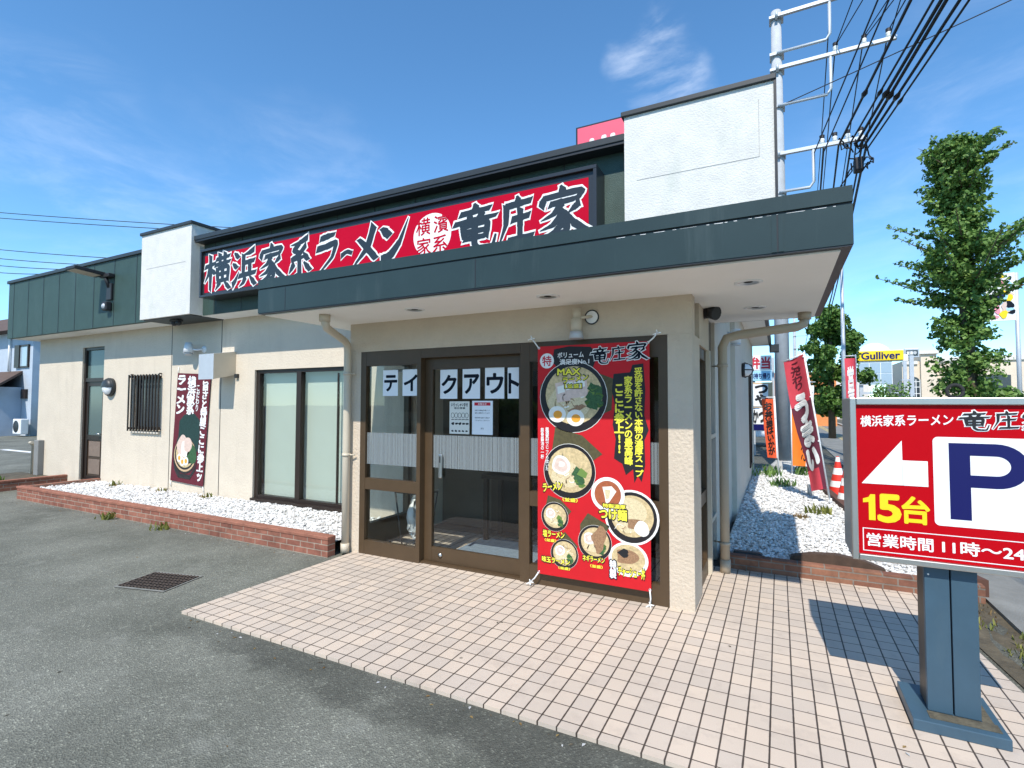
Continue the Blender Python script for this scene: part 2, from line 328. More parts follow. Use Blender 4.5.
# ------------------------------------------------------------------ mesh helpers
ORG = {}
class MB:
    def __init__(s, m=None): s.v = []; s.f = []; s.mi = []; s.ms = []; s.cur = 0; s.sm = []; s.smooth = False; m and s.use(m)
    def use(s, m):
        if m not in s.ms: s.ms.append(m)
        s.cur = s.ms.index(m); return s
    def add(s, vs, fs):
        b = len(s.v); s.v += [tuple(q) for q in vs]
        for f in fs: s.f.append([i + b for i in f]); s.mi.append(s.cur); s.sm.append(s.smooth)
        return s
    def box(s, x0, x1, y0, y1, z0, z1, c=0):
        if c:
            bm = bmesh.new(); bmesh.ops.create_cube(bm, size=1)
            for q in bm.verts: q.co = Vector(((x0 + x1) / 2 + q.co.x * (x1 - x0), (y0 + y1) / 2 + q.co.y * (y1 - y0), (z0 + z1) / 2 + q.co.z * (z1 - z0)))
            bmesh.ops.bevel(bm, geom=bm.edges[:], offset=c, segments=2, affect='EDGES', profile=.5)
            s.bm(bm); return s
        return s.add([(x0, y0, z0), (x1, y0, z0), (x1, y1, z0), (x0, y1, z0), (x0, y0, z1), (x1, y0, z1), (x1, y1, z1), (x0, y1, z1)],
                     [(0, 3, 2, 1), (4, 5, 6, 7), (0, 1, 5, 4), (1, 2, 6, 5), (2, 3, 7, 6), (3, 0, 4, 7)])
    def bm(s, bm, mtx=None):
        bm.verts.index_update()
        s.add([(mtx @ q.co if mtx else q.co) for q in bm.verts], [[q.index for q in f.verts] for f in bm.faces]); bm.free()
    def tube(s, pts, r, n=10, cap=True):
        pts = [Vector(p) for p in pts]; rs = r if isinstance(r, (list, tuple)) else [r] * len(pts)
        t0 = (pts[1] - pts[0]).normalized(); a = t0.orthogonal().normalized(); ring = []; vs = []
        for i, p in enumerate(pts):
            t = (pts[min(i + 1, len(pts) - 1)] - pts[max(i - 1, 0)]).normalized()
            a = (a - t * a.dot(t)).normalized(); b = t.cross(a)
            vs += [p + (a * math.cos(k * 2 * math.pi / n) + b * math.sin(k * 2 * math.pi / n)) * rs[i] for k in range(n)]
        fs = [(i * n + k, i * n + (k + 1) % n, (i + 1) * n + (k + 1) % n, (i + 1) * n + k) for i in range(len(pts) - 1) for k in range(n)]
        o = s.smooth; s.smooth = n > 5; s.add(vs, fs); s.smooth = o
        if cap: s.add([], []); b = len(s.v) - len(vs); s.f += [[b + k for k in range(n)][::-1], [b + (len(pts) - 1) * n + k for k in range(n)]]; s.mi += [s.cur] * 2; s.sm += [False] * 2
        return s
    def lathe(s, c, prof, n=24, axis='z', smooth=True):
        vs = []; m = len(prof)
        for k in range(n):
            a = k * 2 * math.pi / n
            for r, h in prof:
                q = (r * math.cos(a), r * math.sin(a), h)
                if axis == 'y': q = (q[0], -h, q[1])
                if axis == 'x': q = (h, q[0], q[1])
                vs.append((c[0] + q[0], c[1] + q[1], c[2] + q[2]))
        o = s.smooth; s.smooth = smooth
        s.add(vs, [(k * m + i, ((k + 1) % n) * m + i, ((k + 1) % n) * m + i + 1, k * m + i + 1) for k in range(n) for i in range(m - 1)]); s.smooth = o; return s
    def ico(s, c, sc, sub=2):
        bm = bmesh.new(); bmesh.ops.create_icosphere(bm, subdivisions=sub, radius=1)
        for q in bm.verts: q.co = Vector((c[0] + q.co.x * sc[0], c[1] + q.co.y * sc[1], c[2] + q.co.z * sc[2]))
        o = s.smooth; s.smooth = True; s.bm(bm); s.smooth = o; return s
    def build(s, name, parent=None, org=None, bevel=0):
        if parent is not None: o0 = ORG[parent]
        else: o0 = Vector(org) if org is not None else Vector((0, 0, 0))
        me = bpy.data.meshes.new(name); me.from_pydata([(q[0] - o0.x, q[1] - o0.y, q[2] - o0.z) for q in s.v], [], s.f)
        for m in s.ms: me.materials.append(MATS[m])
        me.polygons.foreach_set('material_index', s.mi); me.polygons.foreach_set('use_smooth', s.sm); me.update()
        o = bpy.data.objects.new(name, me); COL.objects.link(o)
        if parent is not None: o.parent = parent
        else: o.location = o0
        ORG[o] = o0
        if bevel:
            b = o.modifiers.new("bevel", 'BEVEL'); b.width = bevel; b.segments = 2; b.limit_method = 'ANGLE'
        return o
def tag(o, label=None, cat=None, group=None, kind=None):
    for k, v in (('label', label), ('category', cat), ('group', group), ('kind', kind)):
        if v: o[k] = v
    return o
def thing(name, label, cat, loc, group=None):
    o = bpy.data.objects.new(name, None); COL.objects.link(o); o.location = loc; o.empty_display_size = .1; ORG[o] = Vector(loc)
    return tag(o, label, cat, group)
def struct(mb, name): return tag(mb.build(name), kind='structure')

# planes to print on: P(u, v, layer) -> world
class Plane:
    def __init__(s, o, u, v, n): s.o, s.u, s.v, s.n = Vector(o), Vector(u), Vector(v), Vector(n)
    def __call__(s, a, b, h=0): return s.o + s.u * a + s.v * b + s.n * h
    def poly(s, mb, pts, h): mb.add([s(a, b, h) for a, b in pts], [list(range(len(pts)))])
    def disc(s, mb, c, rx, ry, h, n=28, wob=0, seed=0):
        g = random.Random(seed); ph = g.random() * 6
        s.poly(mb, [(c[0] + rx * math.cos(k * 2 * math.pi / n) * (1 + wob * math.sin(3 * k * 2 * math.pi / n + ph)), c[1] + ry * math.sin(k * 2 * math.pi / n) * (1 + wob * math.sin(2 * k * 2 * math.pi / n + ph))) for k in range(n)], h)
FRONT = lambda y: Plane((0, y, 0), (1, 0, 0), (0, 0, 1), (0, -1, 0))     # faces the camera side; a = x, b = z

def txt(mb, pl, s, box, h, bold=.0, warp=0, shear=0, vertical=False, fit='both', seed=0, res=3):
    """lettering set in the built-in font, fitted into box (a0, a1, b0, b1) of a plane"""
    cu = bpy.data.curves.new("t", 'FONT'); cu.body = "\n".join(s) if vertical else s; cu.size = 1; cu.resolution_u = res
    cu.align_x = 'CENTER' if vertical else 'LEFT'; cu.space_line = .92; cu.fill_mode = 'FRONT'
    ob = bpy.data.objects.new("t", cu); COL.objects.link(ob)
    dg = bpy.context.evaluated_depsgraph_get(); me = bpy.data.meshes.new_from_object(ob.evaluated_get(dg))
    vs = np.array([v.co[:2] for v in me.vertices]); fs = [list(p.vertices) for p in me.polygons]
    bpy.data.objects.remove(ob); bpy.data.curves.remove(cu)
    if len(vs) == 0: return
    if warp:
        for q in vs:
            nv = noise.noise_vector(Vector((q[0] * 2.3 + seed * 9, q[1] * 2.3, seed))); q[0] += nv.x * warp; q[1] += nv.y * warp
            nv = noise.noise_vector(Vector((q[0] * 7 + seed * 9, q[1] * 7, seed))); q[0] += nv.x * warp * .45; q[1] += nv.y * warp * .45
    if shear: vs[:, 1] += vs[:, 0] * shear if not vertical else 0
    lo, hi = vs.min(0), vs.max(0); a0, a1, b0, b1 = box; w = hi - lo
    sx, sy = (a1 - a0) / w[0], (b1 - b0) / w[1]
    if fit == 'keep': sx = sy = min(sx, sy)
    if fit == 'height': sx = sy
    ca, cb = (a0 + a1) / 2, (b0 + b1) / 2; c = (lo + hi) / 2
    # boldness: shifted copies, each a hair above the last, so that no two faces share a plane
    nb = 1 if bold <= 0 else (5 if bold < .03 else 8); 
    for k in range(nb):
        ox, oy = (bold * math.cos(k * 6.2832 / nb), bold * math.sin(k * 6.2832 / nb)) if nb > 1 else (0, 0)
        mb.add([pl(ca + (q[0] + ox - c[0]) * sx * .97, cb + (q[1] + oy - c[1]) * sy * .97, h + k * 2.5e-5) for q in vs], fs)
    bpy.data.meshes.remove(me)

# hand brushed glyphs: strokes as point lists in a 100 x 100 box, with (start, middle, end) width factors
T = (1, .95, .8); S = (1.1, .85, .12); D = (.35, 1.1, .9); RI = (1.15, .8, .1); K = (.9, 1, .55)
GLYPH = {
 '横': [([(4, 68), (43, 75)], T), ([(24, 98), (25, 50), (24, 1)], K), ([(23, 66), (16, 46), (3, 26)], S), ([(29, 60), (42, 46)], D),
       ([(47, 84), (98, 89)], T), ([(61, 98), (62, 72)], T), ([(81, 99), (80, 72)], T), ([(43, 69), (100, 74)], T),
       ([(52, 58), (54, 24)], T), ([(52, 57), (93, 61), (91, 24)], T), ([(54, 42), (91, 44)], T), ([(72, 70), (72, 26)], T), ([(53, 24), (92, 26)], T),
       ([(63, 20), (46, 1)], S), ([(80, 20), (99, 1)], D)],
 '浜': [([(10, 93), (27, 80)], D), ([(3, 65), (20, 53)], D), ([(2, 8), (14, 18), (29, 40)], RI[::-1] if False else (1.2, .9, .15)),
       ([(92, 95), (72, 88), (46, 84)], S), ([(49, 84), (48, 30)], T), ([(48, 62), (94, 66)], T), ([(75, 64), (75, 32)], T), ([(30, 29), (100, 34)], T),
       ([(57, 24), (48, 10), (32, 1)], S), ([(76, 24), (98, 2)], D)],
 '家': [([(49, 100), (54, 86)], D), ([(14, 84), (8, 64)], D), ([(13, 80), (90, 85), (80, 66)], K), ([(26, 66), (78, 70)], T), ([(52, 66), (34, 46), (8, 36)], S),
       ([(42, 56), (60, 40), (60, 10), (44, 6)], K), ([(50, 42), (32, 24), (6, 16)], S), ([(56, 28), (36, 10), (6, 0)], S), ([(86, 60), (64, 44)], S), ([(61, 44), (76, 22), (100, 4)], D)],
 '系': [([(80, 99), (52, 89), (18, 85)], S), ([(52, 88), (30, 70), (58, 62)], K), ([(74, 80), (46, 56), (20, 46), (74, 52)], K), ([(66, 60), (82, 42)], D), ([(50, 48), (51, 2), (38, 8)], K),
       ([(30, 36), (12, 12)], S), ([(68, 36), (90, 14)], D)],
 'ラ': [([(22, 86), (52, 90), (82, 93)], K), ([(8, 60), (50, 64), (88, 70), (72, 34), (26, 1)], (1, 1, .3))],
 'ー': [([(4, 40), (40, 52), (60, 54), (94, 46)], (1.25, 1, 1.1))],
 'メ': [([(78, 97), (56, 46), (6, 2)], (1.25, 1, .15)), ([(24, 68), (52, 46), (86, 14)], (.6, 1.2, 1))],
 'ン': [([(10, 84), (36, 64)], (.6, 1.4, 1.1)), ([(10, 6), (40, 16), (70, 46), (97, 98)], (1.5, 1.1, .08))],
 '竜': [([(49, 101), (53, 88)], D), ([(16, 82), (84, 87)], T), ([(34, 80), (41, 68)], D), ([(68, 82), (58, 68)], T), ([(2, 62), (98, 69)], K), ([(23, 54), (26, 26)], T),
       ([(23, 54), (77, 58), (74, 26)], T), ([(26, 40), (74, 42)], T), ([(26, 26), (74, 28)], T), ([(50, 66), (49, 14), (60, 2), (88, 2), (96, 26)], (1, .9, .3))],
 '庄': [([(54, 101), (57, 88)], D), ([(18, 82), (95, 88)], T), ([(22, 83), (20, 44), (0, 2)], S), ([(38, 52), (90, 57)], T), ([(63, 74), (62, 8)], T), ([(26, 7), (100, 12)], T)],
}
def smooth_path(p, n=7):
    if len(p) == 2: p = [p[0], ((p[0][0] * .5 + p[1][0] * .5), (p[0][1] * .5 + p[1][1] * .5)), p[1]]
    P = [p[0]] + list(p) + [p[-1]]; out = []
    for i in range(1, len(P) - 2):
        a, b, c, d = [np.array(P[i + k - 1], float) for k in range(4)]
        for t in np.linspace(0, 1, n, endpoint=False):
            # low tension keeps the corners of boxes crisp
            m1, m2 = (c - a) * .22, (d - b) * .22
            out.append((2 * t**3 - 3 * t**2 + 1) * b + (t**3 - 2 * t**2 + t) * m1 + (-2 * t**3 + 3 * t**2) * c + (t**3 - t**2) * m2)
    out.append(np.array(P[-2], float)); return out
def brush(mb, pl, ch, box, h, w=9.5, grow=0, seed=1):
    a0, a1, b0, b1 = box; sx, sy = (a1 - a0) / 100, (b1 - b0) / 100; g = random.Random(ord(ch) * 7 + seed); e = 0
    wk = {'横': .70, '浜': .82, '家': .78, '系': .85, '竜': .80, '庄': .92}.get(ch, 1) if w > 15 else 1
    for pts, (w0, w1, w2) in GLYPH[ch]:
        c = smooth_path(pts); n = len(c); Lf = []; Rr = []
        for i, q in enumerate(c):
            t = i / (n - 1); d = c[min(i + 1, n - 1)] - c[max(i - 1, 0)]; d = d / (np.linalg.norm(d) + 1e-9); nr = np.array((-d[1], d[0]))
            ww = (w0 * (1 - 2 * t) + w1 * 2 * t) if t < .5 else (w1 * (2 - 2 * t) + w2 * (2 * t - 1))
            hw = w * (.5 if ch in 'ラーメン' else .5 * wk) * ww * (1 + .16 * (g.random() - .5)) * (1.12 if i in (0, n - 1) and ww > .5 else 1) + grow
            hv = abs(d[0]); hw *= (1 - .16 * hv) if grow == 0 else 1
            ex = np.zeros(2)
            if i == 0: ex = -d * (2.0 + grow)
            if i == n - 1: ex = d * (2.0 + grow * .8)
            sk = d * (4.2 if i in (0, n - 1) and ww > .5 else 0)
            Lf.append(q + nr * hw + ex + sk); Rr.append(q - nr * hw + ex - sk)
        vs = [pl(a0 + q[0] * sx, b0 + q[1] * sy, h + e + (k % n) * 4e-6) for k, q in enumerate(Lf + Rr)]
        mb.add(vs, [(i, n + i, n + i + 1, i + 1) for i in range(n - 1)]); e += 1.2e-4
def brush_line(mb, pl, items, h, dark, light, grow=3.2, w=11):
    for ch, box in items:
        mb.use(light); brush(mb, pl, ch, box, h, w, grow)
    for ch, box in items:
        mb.use(dark); brush(mb, pl, ch, box, h + .0025, w)

# ------------------------------------------------------------------ ground
g = MB('asphalt'); g.add([(-300, -300, -.02), (300, -300, -.02), (300, 300, -.02), (-300, 300, -.02)], [(0, 1, 2, 3)]); struct(g, 'ground')
g = MB('paving_tile')
pav = [(-3.41, -1.754), (1.875, -1.754), (1.73, -.334), (1.676, .156), (1.56, 1.25), (-3.41, 1.25)]
n_ = len(pav); g.add([(x, y, 0) for x, y in pav] + [(x, y, -.03) for x, y in pav], [list(range(n_))] + [(i, n_ + i, n_ + (i + 1) % n_, (i + 1) % n_) for i in range(n_)])
struct(g, 'tiled_forecourt')
# street side: verge of bare earth, pavement, kerb and road
g = MB('earth'); vs = []; fs = []
for i in range(60):
    y = -3 + i * .25; xl = 1.90 - (y + 1.754) * .104 if y < 1.3 else 1.62
    for k in range(7):
        x = xl + (.02 + k * .07); vs.append((x, y, -.012 + .03 * noise.noise(Vector((x * 5, y * 5, 1))) * (1 if 0 < k < 6 else 0)))
for i in range(59):
    for k in range(6): a = i * 7 + k; fs.append((a, a + 1, a + 8, a + 7))
g.add(vs, fs); struct(g, 'earth_verge')
g = MB('pavement_asphalt'); g.box(2.02, 2.16, -6, 60, -.1, .015); struct(g, 'gutter_edge')
g = MB('pavement_asphalt'); g.box(2.16, 4.6, -8, 80, -.1, .008); struct(g, 'pavement')
mat('tactile', (.50, .40, .20), .8, var=.2, vscale=12)
g = MB('tactile')
for k in range(4): g.box(3.02 + k * .075, 3.065 + k * .075, -6, 60, .008, .016)
struct(g, 'guide_strip')
g = MB('concrete'); g.box(4.6, 4.78, -8, 90, -.1, .12, .015); struct(g, 'road_kerb')
g = MB('white'); g.box(-22.6, -20.4, 3.5, 3.72, -.016, -.0155); struct(g, 'road_marking')

# weeds helper
def weeds(mb, cx, cy, z, n, rad, h, seed):
    r_ = random.Random(seed)
    for _ in range(n):
        a = r_.random() * 6.28; d = rad * math.sqrt(r_.random()); x = cx + d * math.cos(a); y = cy + d * math.sin(a); hh = h * (.4 + .8 * r_.random()); w = (.008 + .012 * r_.random()) * min(1, h / .1)
        b = r_.random() * 6.28; lx, ly = math.cos(b) * hh * .5, math.sin(b) * hh * .5; px, py = -math.sin(b) * w, math.cos(b) * w
        mb.add([(x - px, y - py, z), (x + px, y + py, z), (x + lx * .5 + px, y + ly * .5 + py, z + hh * .7), (x + lx, y + ly, z + hh)], [(0, 1, 2, 3)])
g = MB('weed')
for k in range(46):
    y = -2.2 + k * .15 + rnd.random() * .1; xl = 1.98 - (y + 1.754) * .08
    weeds(g, xl + rnd.random() * .2, y, -.015, rnd.randint(6, 22), .07, .045, k)
g.use('dry')
for k in range(40):
    y = -2.2 + k * .16; xl = 2.02 - (y + 1.754) * .08
    weeds(g, xl + rnd.random() * .25, y, -.015, rnd.randint(4, 16), .09, .03, 100 + k)
tag(g.build('verge_weeds'), 'thin weeds and dry leaves along the edge of the tiled forecourt', 'weeds', kind='stuff')

# ------------------------------------------------------------------ planters and gravel
def pebbles(mb, rects, n, z, s0, s1, seed, inside=lambda x, y: True):
    r_ = np.random.default_rng(seed); bm = bmesh.new(); bmesh.ops.create_icosphere(bm, subdivisions=1, radius=1); bm.verts.ensure_lookup_table()
    bv = np.array([q.co[:] for q in bm.verts]); bf = [[q.index for q in f.verts] for f in bm.faces]; bm.free()
    vs = []; fs = []
    k = 0
    while k < n:
        x0, x1, y0, y1 = rects[r_.integers(len(rects))]; x = r_.uniform(x0, x1); y = r_.uniform(y0, y1)
        if not inside(x, y): k += 1; continue
        s = r_.uniform(s0, s1); m = Matrix.Rotation(r_.uniform(0, 6.28), 3, 'Z') @ Matrix.Rotation(r_.uniform(-.6, .6), 3, 'X')
        w = bv * np.array((s, s * r_.uniform(.6, .9), s * r_.uniform(.4, .65))) * (1 + r_.uniform(-.18, .18, (len(bv), 1)))
        w = w @ np.array(m).T + np.array((x, y, z + r_.uniform(-.2, .8) * s)); b = len(vs)
        vs += w.tolist(); fs += [[i + b for i in f] for f in bf]; k += 1
    mb.add(vs, fs)
# long planter in front of the dining room
t = thing('brick_planter', 'low red brick planter filled with white gravel along the cream front wall', 'planter', (-7.2, -.1, -.02))
b = MB('brick_x'); b.box(-10.52, -3.53, -.235, -.135, -.04, .155); b.build('front_kerb', t)
b = MB('brick_cap'); b.box(-10.54, -3.525, -.242, -.128, .155, .19, .006); b.build('coping', t)
b = MB('brick_y'); b.box(-10.52, -10.42, -.134, .898, -.04, .182); b.build('side_kerb', t)
g = MB('pebble_base'); g.add([(-10.42, -.135, .125), (-3.53, -.135, .125), (-3.49, .9, .125), (-10.42, .9, .125)], [(0, 1, 2, 3)])
g.use('pebble'); pebbles(g, [(-10.40, -3.55, -.12, .88)], 9500, .13, .011, .027, 3)
tag(g.build('white_gravel'), 'white gravel filling the long planter below the front wall', 'gravel', kind='stuff')
# shrubby remains in that planter
for (x, y, s, lb) in [(-9.55, .72, .13, 'small grey green weed tuft in the gravel near the barred window'), (-7.05, .74, .11, 'dry brown weed tuft in the gravel right of the maroon banner'), (-8.25, .76, .10, 'dry weed tuft in the gravel at the left foot of the maroon banner')]:
    g = MB('weed'); weeds(g, x, y, .13, 12, .07, s * .8, int(x * -10)); g.use('dry'); weeds(g, x, y, .13, 14, .1, s * .5, int(x * -13))
    tag(g.build('weed_tuft', org=(x, y, .13)), lb, 'weed', 'weeds in the planter')
for (x, y, s, lb) in [(-6.3, -.28, .12, 'yellow green weed growing at the foot of the brick planter, nearer the drain grate'), (-7.55, -.28, .15, 'yellow green weed at the planter foot, further from the entrance'),]:
    g = MB('weed'); weeds(g, x, y, -.02, 34, .13, s * .7, int(x * -10)); weeds(g, x - .06, y, -.02, 16, .16, s * .5, int(x * -17))
    tag(g.build('weed_tuft', org=(x, y, -.02)), lb, 'weed', 'weeds at the planter foot')
# second planter round the left corner
t = thing('brick_planter', 'dark red brick planter at the far left corner of the building', 'planter', (-11.7, .4, -.02))
b = MB('brick_y'); b.box(-11.74, -11.64, -3.0, .898, -.04, .14); b.build('front_kerb', t)
b = MB('brick_cap'); b.box(-11.746, -11.634, -3.0, .897, .14, .172, .005); b.build('coping', t)
b = MB('earth'); b.add([(-11.745, -3, .10), (-11.745, .9, .10), (-13.6, .9, .10), (-13.6, -3, .10)], [(0, 1, 2, 3)]); b.build('soil', t)
g = MB('leaf_light'); weeds(g, -12.1, -.15, .1, 130, .25, .13, 55); tag(g.build('weed_tuft', org=(-12.1, -.15, .1)), 'light green leafy weed in the far left corner planter', 'weed')
# planter beside the entrance on the right
t = thing('brick_planter', 'low brown brick edging of the gravel bed right of the entrance', 'planter', (.9, 1.3, 0))
b = MB('brick_brown'); b.box(.13, 2.0, 1.252, 1.352, -.03, .125, .004); b.build('front_kerb', t)
b = MB('brickdark')
ed = [(1.95, 1.36), (1.60, 2.6), (1.40, 4.0), (1.20, 6.2), (1.12, 9.0)]
for (xa, ya), (xb, yb) in zip(ed[:-1], ed[1:]):
    b.add([(xa, ya, -.03), (xa + .1, ya, -.03), (xb + .1, yb, -.03), (xb, yb, -.03), (xa, ya, .15), (xa + .1, ya, .15), (xb + .1, yb, .15), (xb, yb, .15)],
          [(0, 3, 2, 1), (4, 5, 6, 7), (0, 1, 5, 4), (1, 2, 6, 5), (2, 3, 7, 6), (3, 0, 4, 7)])
b.build('side_kerb', t)
def edx(y):
    for (xa, ya), (xb, yb) in zip(ed[:-1], ed[1:]):
        if y <= yb: return xa + (xb - xa) * (y - ya) / (yb - ya)
    return 1.1
g = MB('pebble_base'); g.add([(.06, 1.352, .075)] + [(x, y, .075) for x, y in ed] + [(.06, 9, .075)], [(0, 1, 2, 3, 4, 5, 6)])
g.use('pebble'); ins = lambda x, y: x < edx(y) - .01
pebbles(g, [(.08, 1.95, 1.36, 3.6)], 6500, .085, .010, .024, 5, ins); pebbles(g, [(.08, 1.6, 3.6, 9)], 6500, .085, .013, .030, 6, ins)
tag(g.build('white_gravel'), 'white gravel bed along the right side of the building', 'gravel', kind='stuff')
g = MB('stone_slab'); bm = bmesh.new()
pts = [(-.38, -.03), (-.36, .045), (-.2, .085), (.0, .10), (.2, .075), (.36, .02), (.36, -.03)]
b0 = [bm.verts.new((1.02 + x, 1.40, .10 + z)) for x, z in pts]; b1 = [bm.verts.new((1.02 + x, 1.49, .10 + z)) for x, z in pts]
bm.faces.new(b0); bm.faces.new(b1[::-1])
for i in range(len(pts)): bm.faces.new((b0[i], b1[i], b1[(i + 1) % len(pts)], b0[(i + 1) % len(pts)]))
g.bm(bm); tag(g.build('stone_slab', org=(1.02, 1.44, .08)), 'dark brown rounded slab lying on the gravel behind the brick edging', 'slab')
g = MB('black_plastic'); g.box(.16, .42, 1.37, 1.47, .08, .135, .02); tag(g.build('dark_block', org=(.29, 1.42, .08)), 'dark flat block on the gravel beside the beige downpipe', 'block')
for i, (x, y, s, mt, lb) in enumerate([(.62, 6.4, .20, 'leaf', 'dark green low weed patch in the middle of the white gravel'), (.30, 7.8, .30, 'leaf', 'dark green weed patch against the far end of the side wall'),
        (1.02, 4.0, .16, 'weed', 'thin upright weed in the gravel near the leaning flag pole'), (.80, 3.6, .08, 'dry', 'reddish dry weed lying on the gravel'), (1.05, 8.3, .25, 'leaf_light', 'green weeds behind the gravel below the orange flags')]):
    g = MB(mt); weeds(g, x, y, .08, 60, s * 1.1, s * .8, 300 + i); tag(g.build('weed_tuft', org=(x, y, .08)), lb, 'weed', 'weeds in the side gravel')

# ------------------------------------------------------------------ drain grate
t = thing('drain_grate', 'square rusty steel drain grate set in the asphalt', 'grate', (-4.3, -1.45, -.02))
c_ = Vector((-4.29, -1.43)); ua = Vector((.97, .24)).normalized(); va = Vector((-.24, .97)).normalized()
def gp(a, b_, z): q = c_ + ua * a * .80 + va * b_ * .95; return (q.x, q.y, z)
b = MB('grate_rim')
for a0, a1, b0_, b1_ in [(-.33, .33, -.22, -.19), (-.33, .33, .19, .22), (-.33, -.31, -.19, .19), (.31, .33, -.19, .19)]:
    b.add([gp(a0, b0_, -.013), gp(a1, b0_, -.013), gp(a1, b1_, -.013), gp(a0, b1_, -.013)], [(0, 1, 2, 3)])
b.build('surround', t)
b = MB('dark_void'); b.add([gp(-.31, -.19, -.0165), gp(.31, -.19, -.0165), gp(.31, .19, -.0165), gp(-.31, .19, -.0165)], [(0, 1, 2, 3)]); b.build('pit', t)
b = MB('grille')
def bar(a0, b0_, a1, b1_, w, z): 
    d = Vector((a1 - a0, b1_ - b0_)).normalized(); p = Vector((-d.y, d.x)) * w
    q = [(a0 - p.x, b0_ - p.y), (a1 - p.x, b1_ - p.y), (a1 + p.x, b1_ + p.y), (a0 + p.x, b0_ + p.y)]
    b.add([gp(x, y, z - .012) for x, y in q] + [gp(x, y, z) for x, y in q], [(4, 5, 6, 7), (0, 1, 5, 4), (1, 2, 6, 5), (2, 3, 7, 6), (3, 0, 4, 7)])
for k in range(14): x = -.29 + k * .0446; bar(x, -.188, x, .188, .007, -.006)
for k in range(7): y = -.17 + k * .0567; bar(-.308, y, .308, y, .006, -.0075)
b.build('grille', t)

# fallen leaves and grit along the edges
g = MB('dry'); r_ = random.Random(77)
spots = [(r_.uniform(-10.4, -3.6), -.25 - abs(r_.gauss(0, .10)), -.019) for _ in range(150)] + [(r_.uniform(-3.3, 1.7), -1.78 - abs(r_.gauss(0, .06)), -.019) for _ in range(70)] + [(r_.uniform(-10.3, -3.7), r_.uniform(.4, .88), .155) for _ in range(70)] + [(r_.uniform(.15, 1.2), r_.uniform(1.5, 6), .108) for _ in range(60)] + [(r_.uniform(-6, 1.5), r_.uniform(-3.6, -.3), -.019) for _ in range(40)] + [(r_.uniform(-3.2, 1.5), 1.24 - abs(r_.gauss(0, .1)), .001) for _ in range(25)]
for x, y, z in spots:
    if z == -.019 and -3.41 < x < 1.8 and y > -1.76: z = .001
    s_ = r_.uniform(.004, .016); a = r_.random() * 6.28; g.use(('dry', 'earth', 'dry', 'concrete')[r_.randrange(4)])
    g.add([(x + s_ * math.cos(a), y + s_ * math.sin(a), z), (x + s_ * .5 * math.cos(a + 1.7), y + s_ * .5 * math.sin(a + 1.7), z + s_ * .3), (x - s_ * math.cos(a), y - s_ * math.sin(a), z + .001), (x + s_ * .5 * math.cos(a - 1.7), y + s_ * .5 * math.sin(a - 1.7), z + s_ * .2)], [(0, 1, 2, 3)])
tag(g.build('leaf_litter'), 'dry leaf bits and grit scattered along the planters and paving edges', 'litter', kind='stuff')

# ------------------------------------------------------------------ the restaurant
RB = thing('restaurant_building', 'single storey cream ramen restaurant with dark green fascia, white panels and entrance canopy', 'restaurant', (-5, 4, 0))
def wall_front(mb, x0, x1, z0, z1, holes, y, d):
    xs = sorted({x0, x1, *[h[0] for h in holes], *[h[1] for h in holes]})
    for a, c in zip(xs[:-1], xs[1:]):
        zs = [(h[2], h[3]) for h in holes if h[0] <= a and h[1] >= c]; z = z0
        for p, q in sorted(zs):
            if p > z: mb.box(a, c, y, y + d, z, p)
            z = q
        if z < z1: mb.box(a, c, y, y + d, z, z1)
ZS = 2.84
b = MB('stucco')
wall_front(b, -12.95, -3.49, -.05, ZS, [(-11.22, -10.44, .10, 2.60), (-9.46, -8.60, 1.10, 2.01), (-6.25, -4.20, .17, 2.04)], .9, .16)
b.box(-12.95, -12.80, 1.06, 8.9, -.05, ZS)
b.build('front_wall', RB)
for x in (-8.33, -7.03): b = MB('dark_trim'); b.box(x - .006, x + .006, .897, .9, .15, ZS); b.build('wall_joint', RB)   # thin vertical movement joints
b = MB('side_wall'); b.box(-.14, .0, 1.55, 3.5, -.05, 2.6); b.box(-.14, .06, 3.502, 6.9, -.05, 2.88); b.box(-.14, .06, 6.9, 7.5, -.05, .35); b.box(-.14, .06, 6.9, 7.5, 2.15, 2.88); b.box(-.14, .06, 7.5, 8.9, -.05, 2.88); b.box(-.14, .0, 1.0, 3.5, 2.6, 2.88)
b.box(-12.8, -.14, 8.75, 8.9, -.05, 2.88)
b.build('side_wall', RB)
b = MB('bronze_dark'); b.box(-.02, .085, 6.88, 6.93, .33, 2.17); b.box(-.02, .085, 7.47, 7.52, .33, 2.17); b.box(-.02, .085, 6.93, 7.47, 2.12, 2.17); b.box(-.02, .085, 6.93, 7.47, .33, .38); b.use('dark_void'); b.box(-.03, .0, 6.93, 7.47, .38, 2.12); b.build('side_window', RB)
b = MB('soffit'); b.box(-13.25, -3.0, .56, .9, ZS, ZS + .03); b.box(-13.25, -12.95, .9, 8.9, ZS, ZS + .03); b.box(-.6, .40, 1.7, 8.9, 2.885, 2.91)
b.build('eave_soffit', RB)
b = MB('dark_trim'); b.box(-12.9, -.1, 1.0, 8.8, 2.95, 3.0); b.build('roof', RB)
# left green fascia
b = MB('green_board'); b.box(-13.31, -8.26, .50, .56, 2.846, 3.96); b.box(-13.31, -13.25, .56, 9, 2.846, 3.96)
f1 = b.build('left_fascia', RB)
for x in (-13.08, -12.45, -11.83, -11.22, -10.62, -9.98, -9.32, -8.65): b = MB('black_trim'); b.box(x - .007, x + .007, .496, .499, 2.846, 3.96); b.build('board_joint', f1)
b = MB('dark_trim'); b.box(-13.34, -8.255, .47, .60, 3.96, 4.02, .006); b.box(-13.34, -13.22, .602, 9, 3.96, 4.02); b.build('coping', f1)
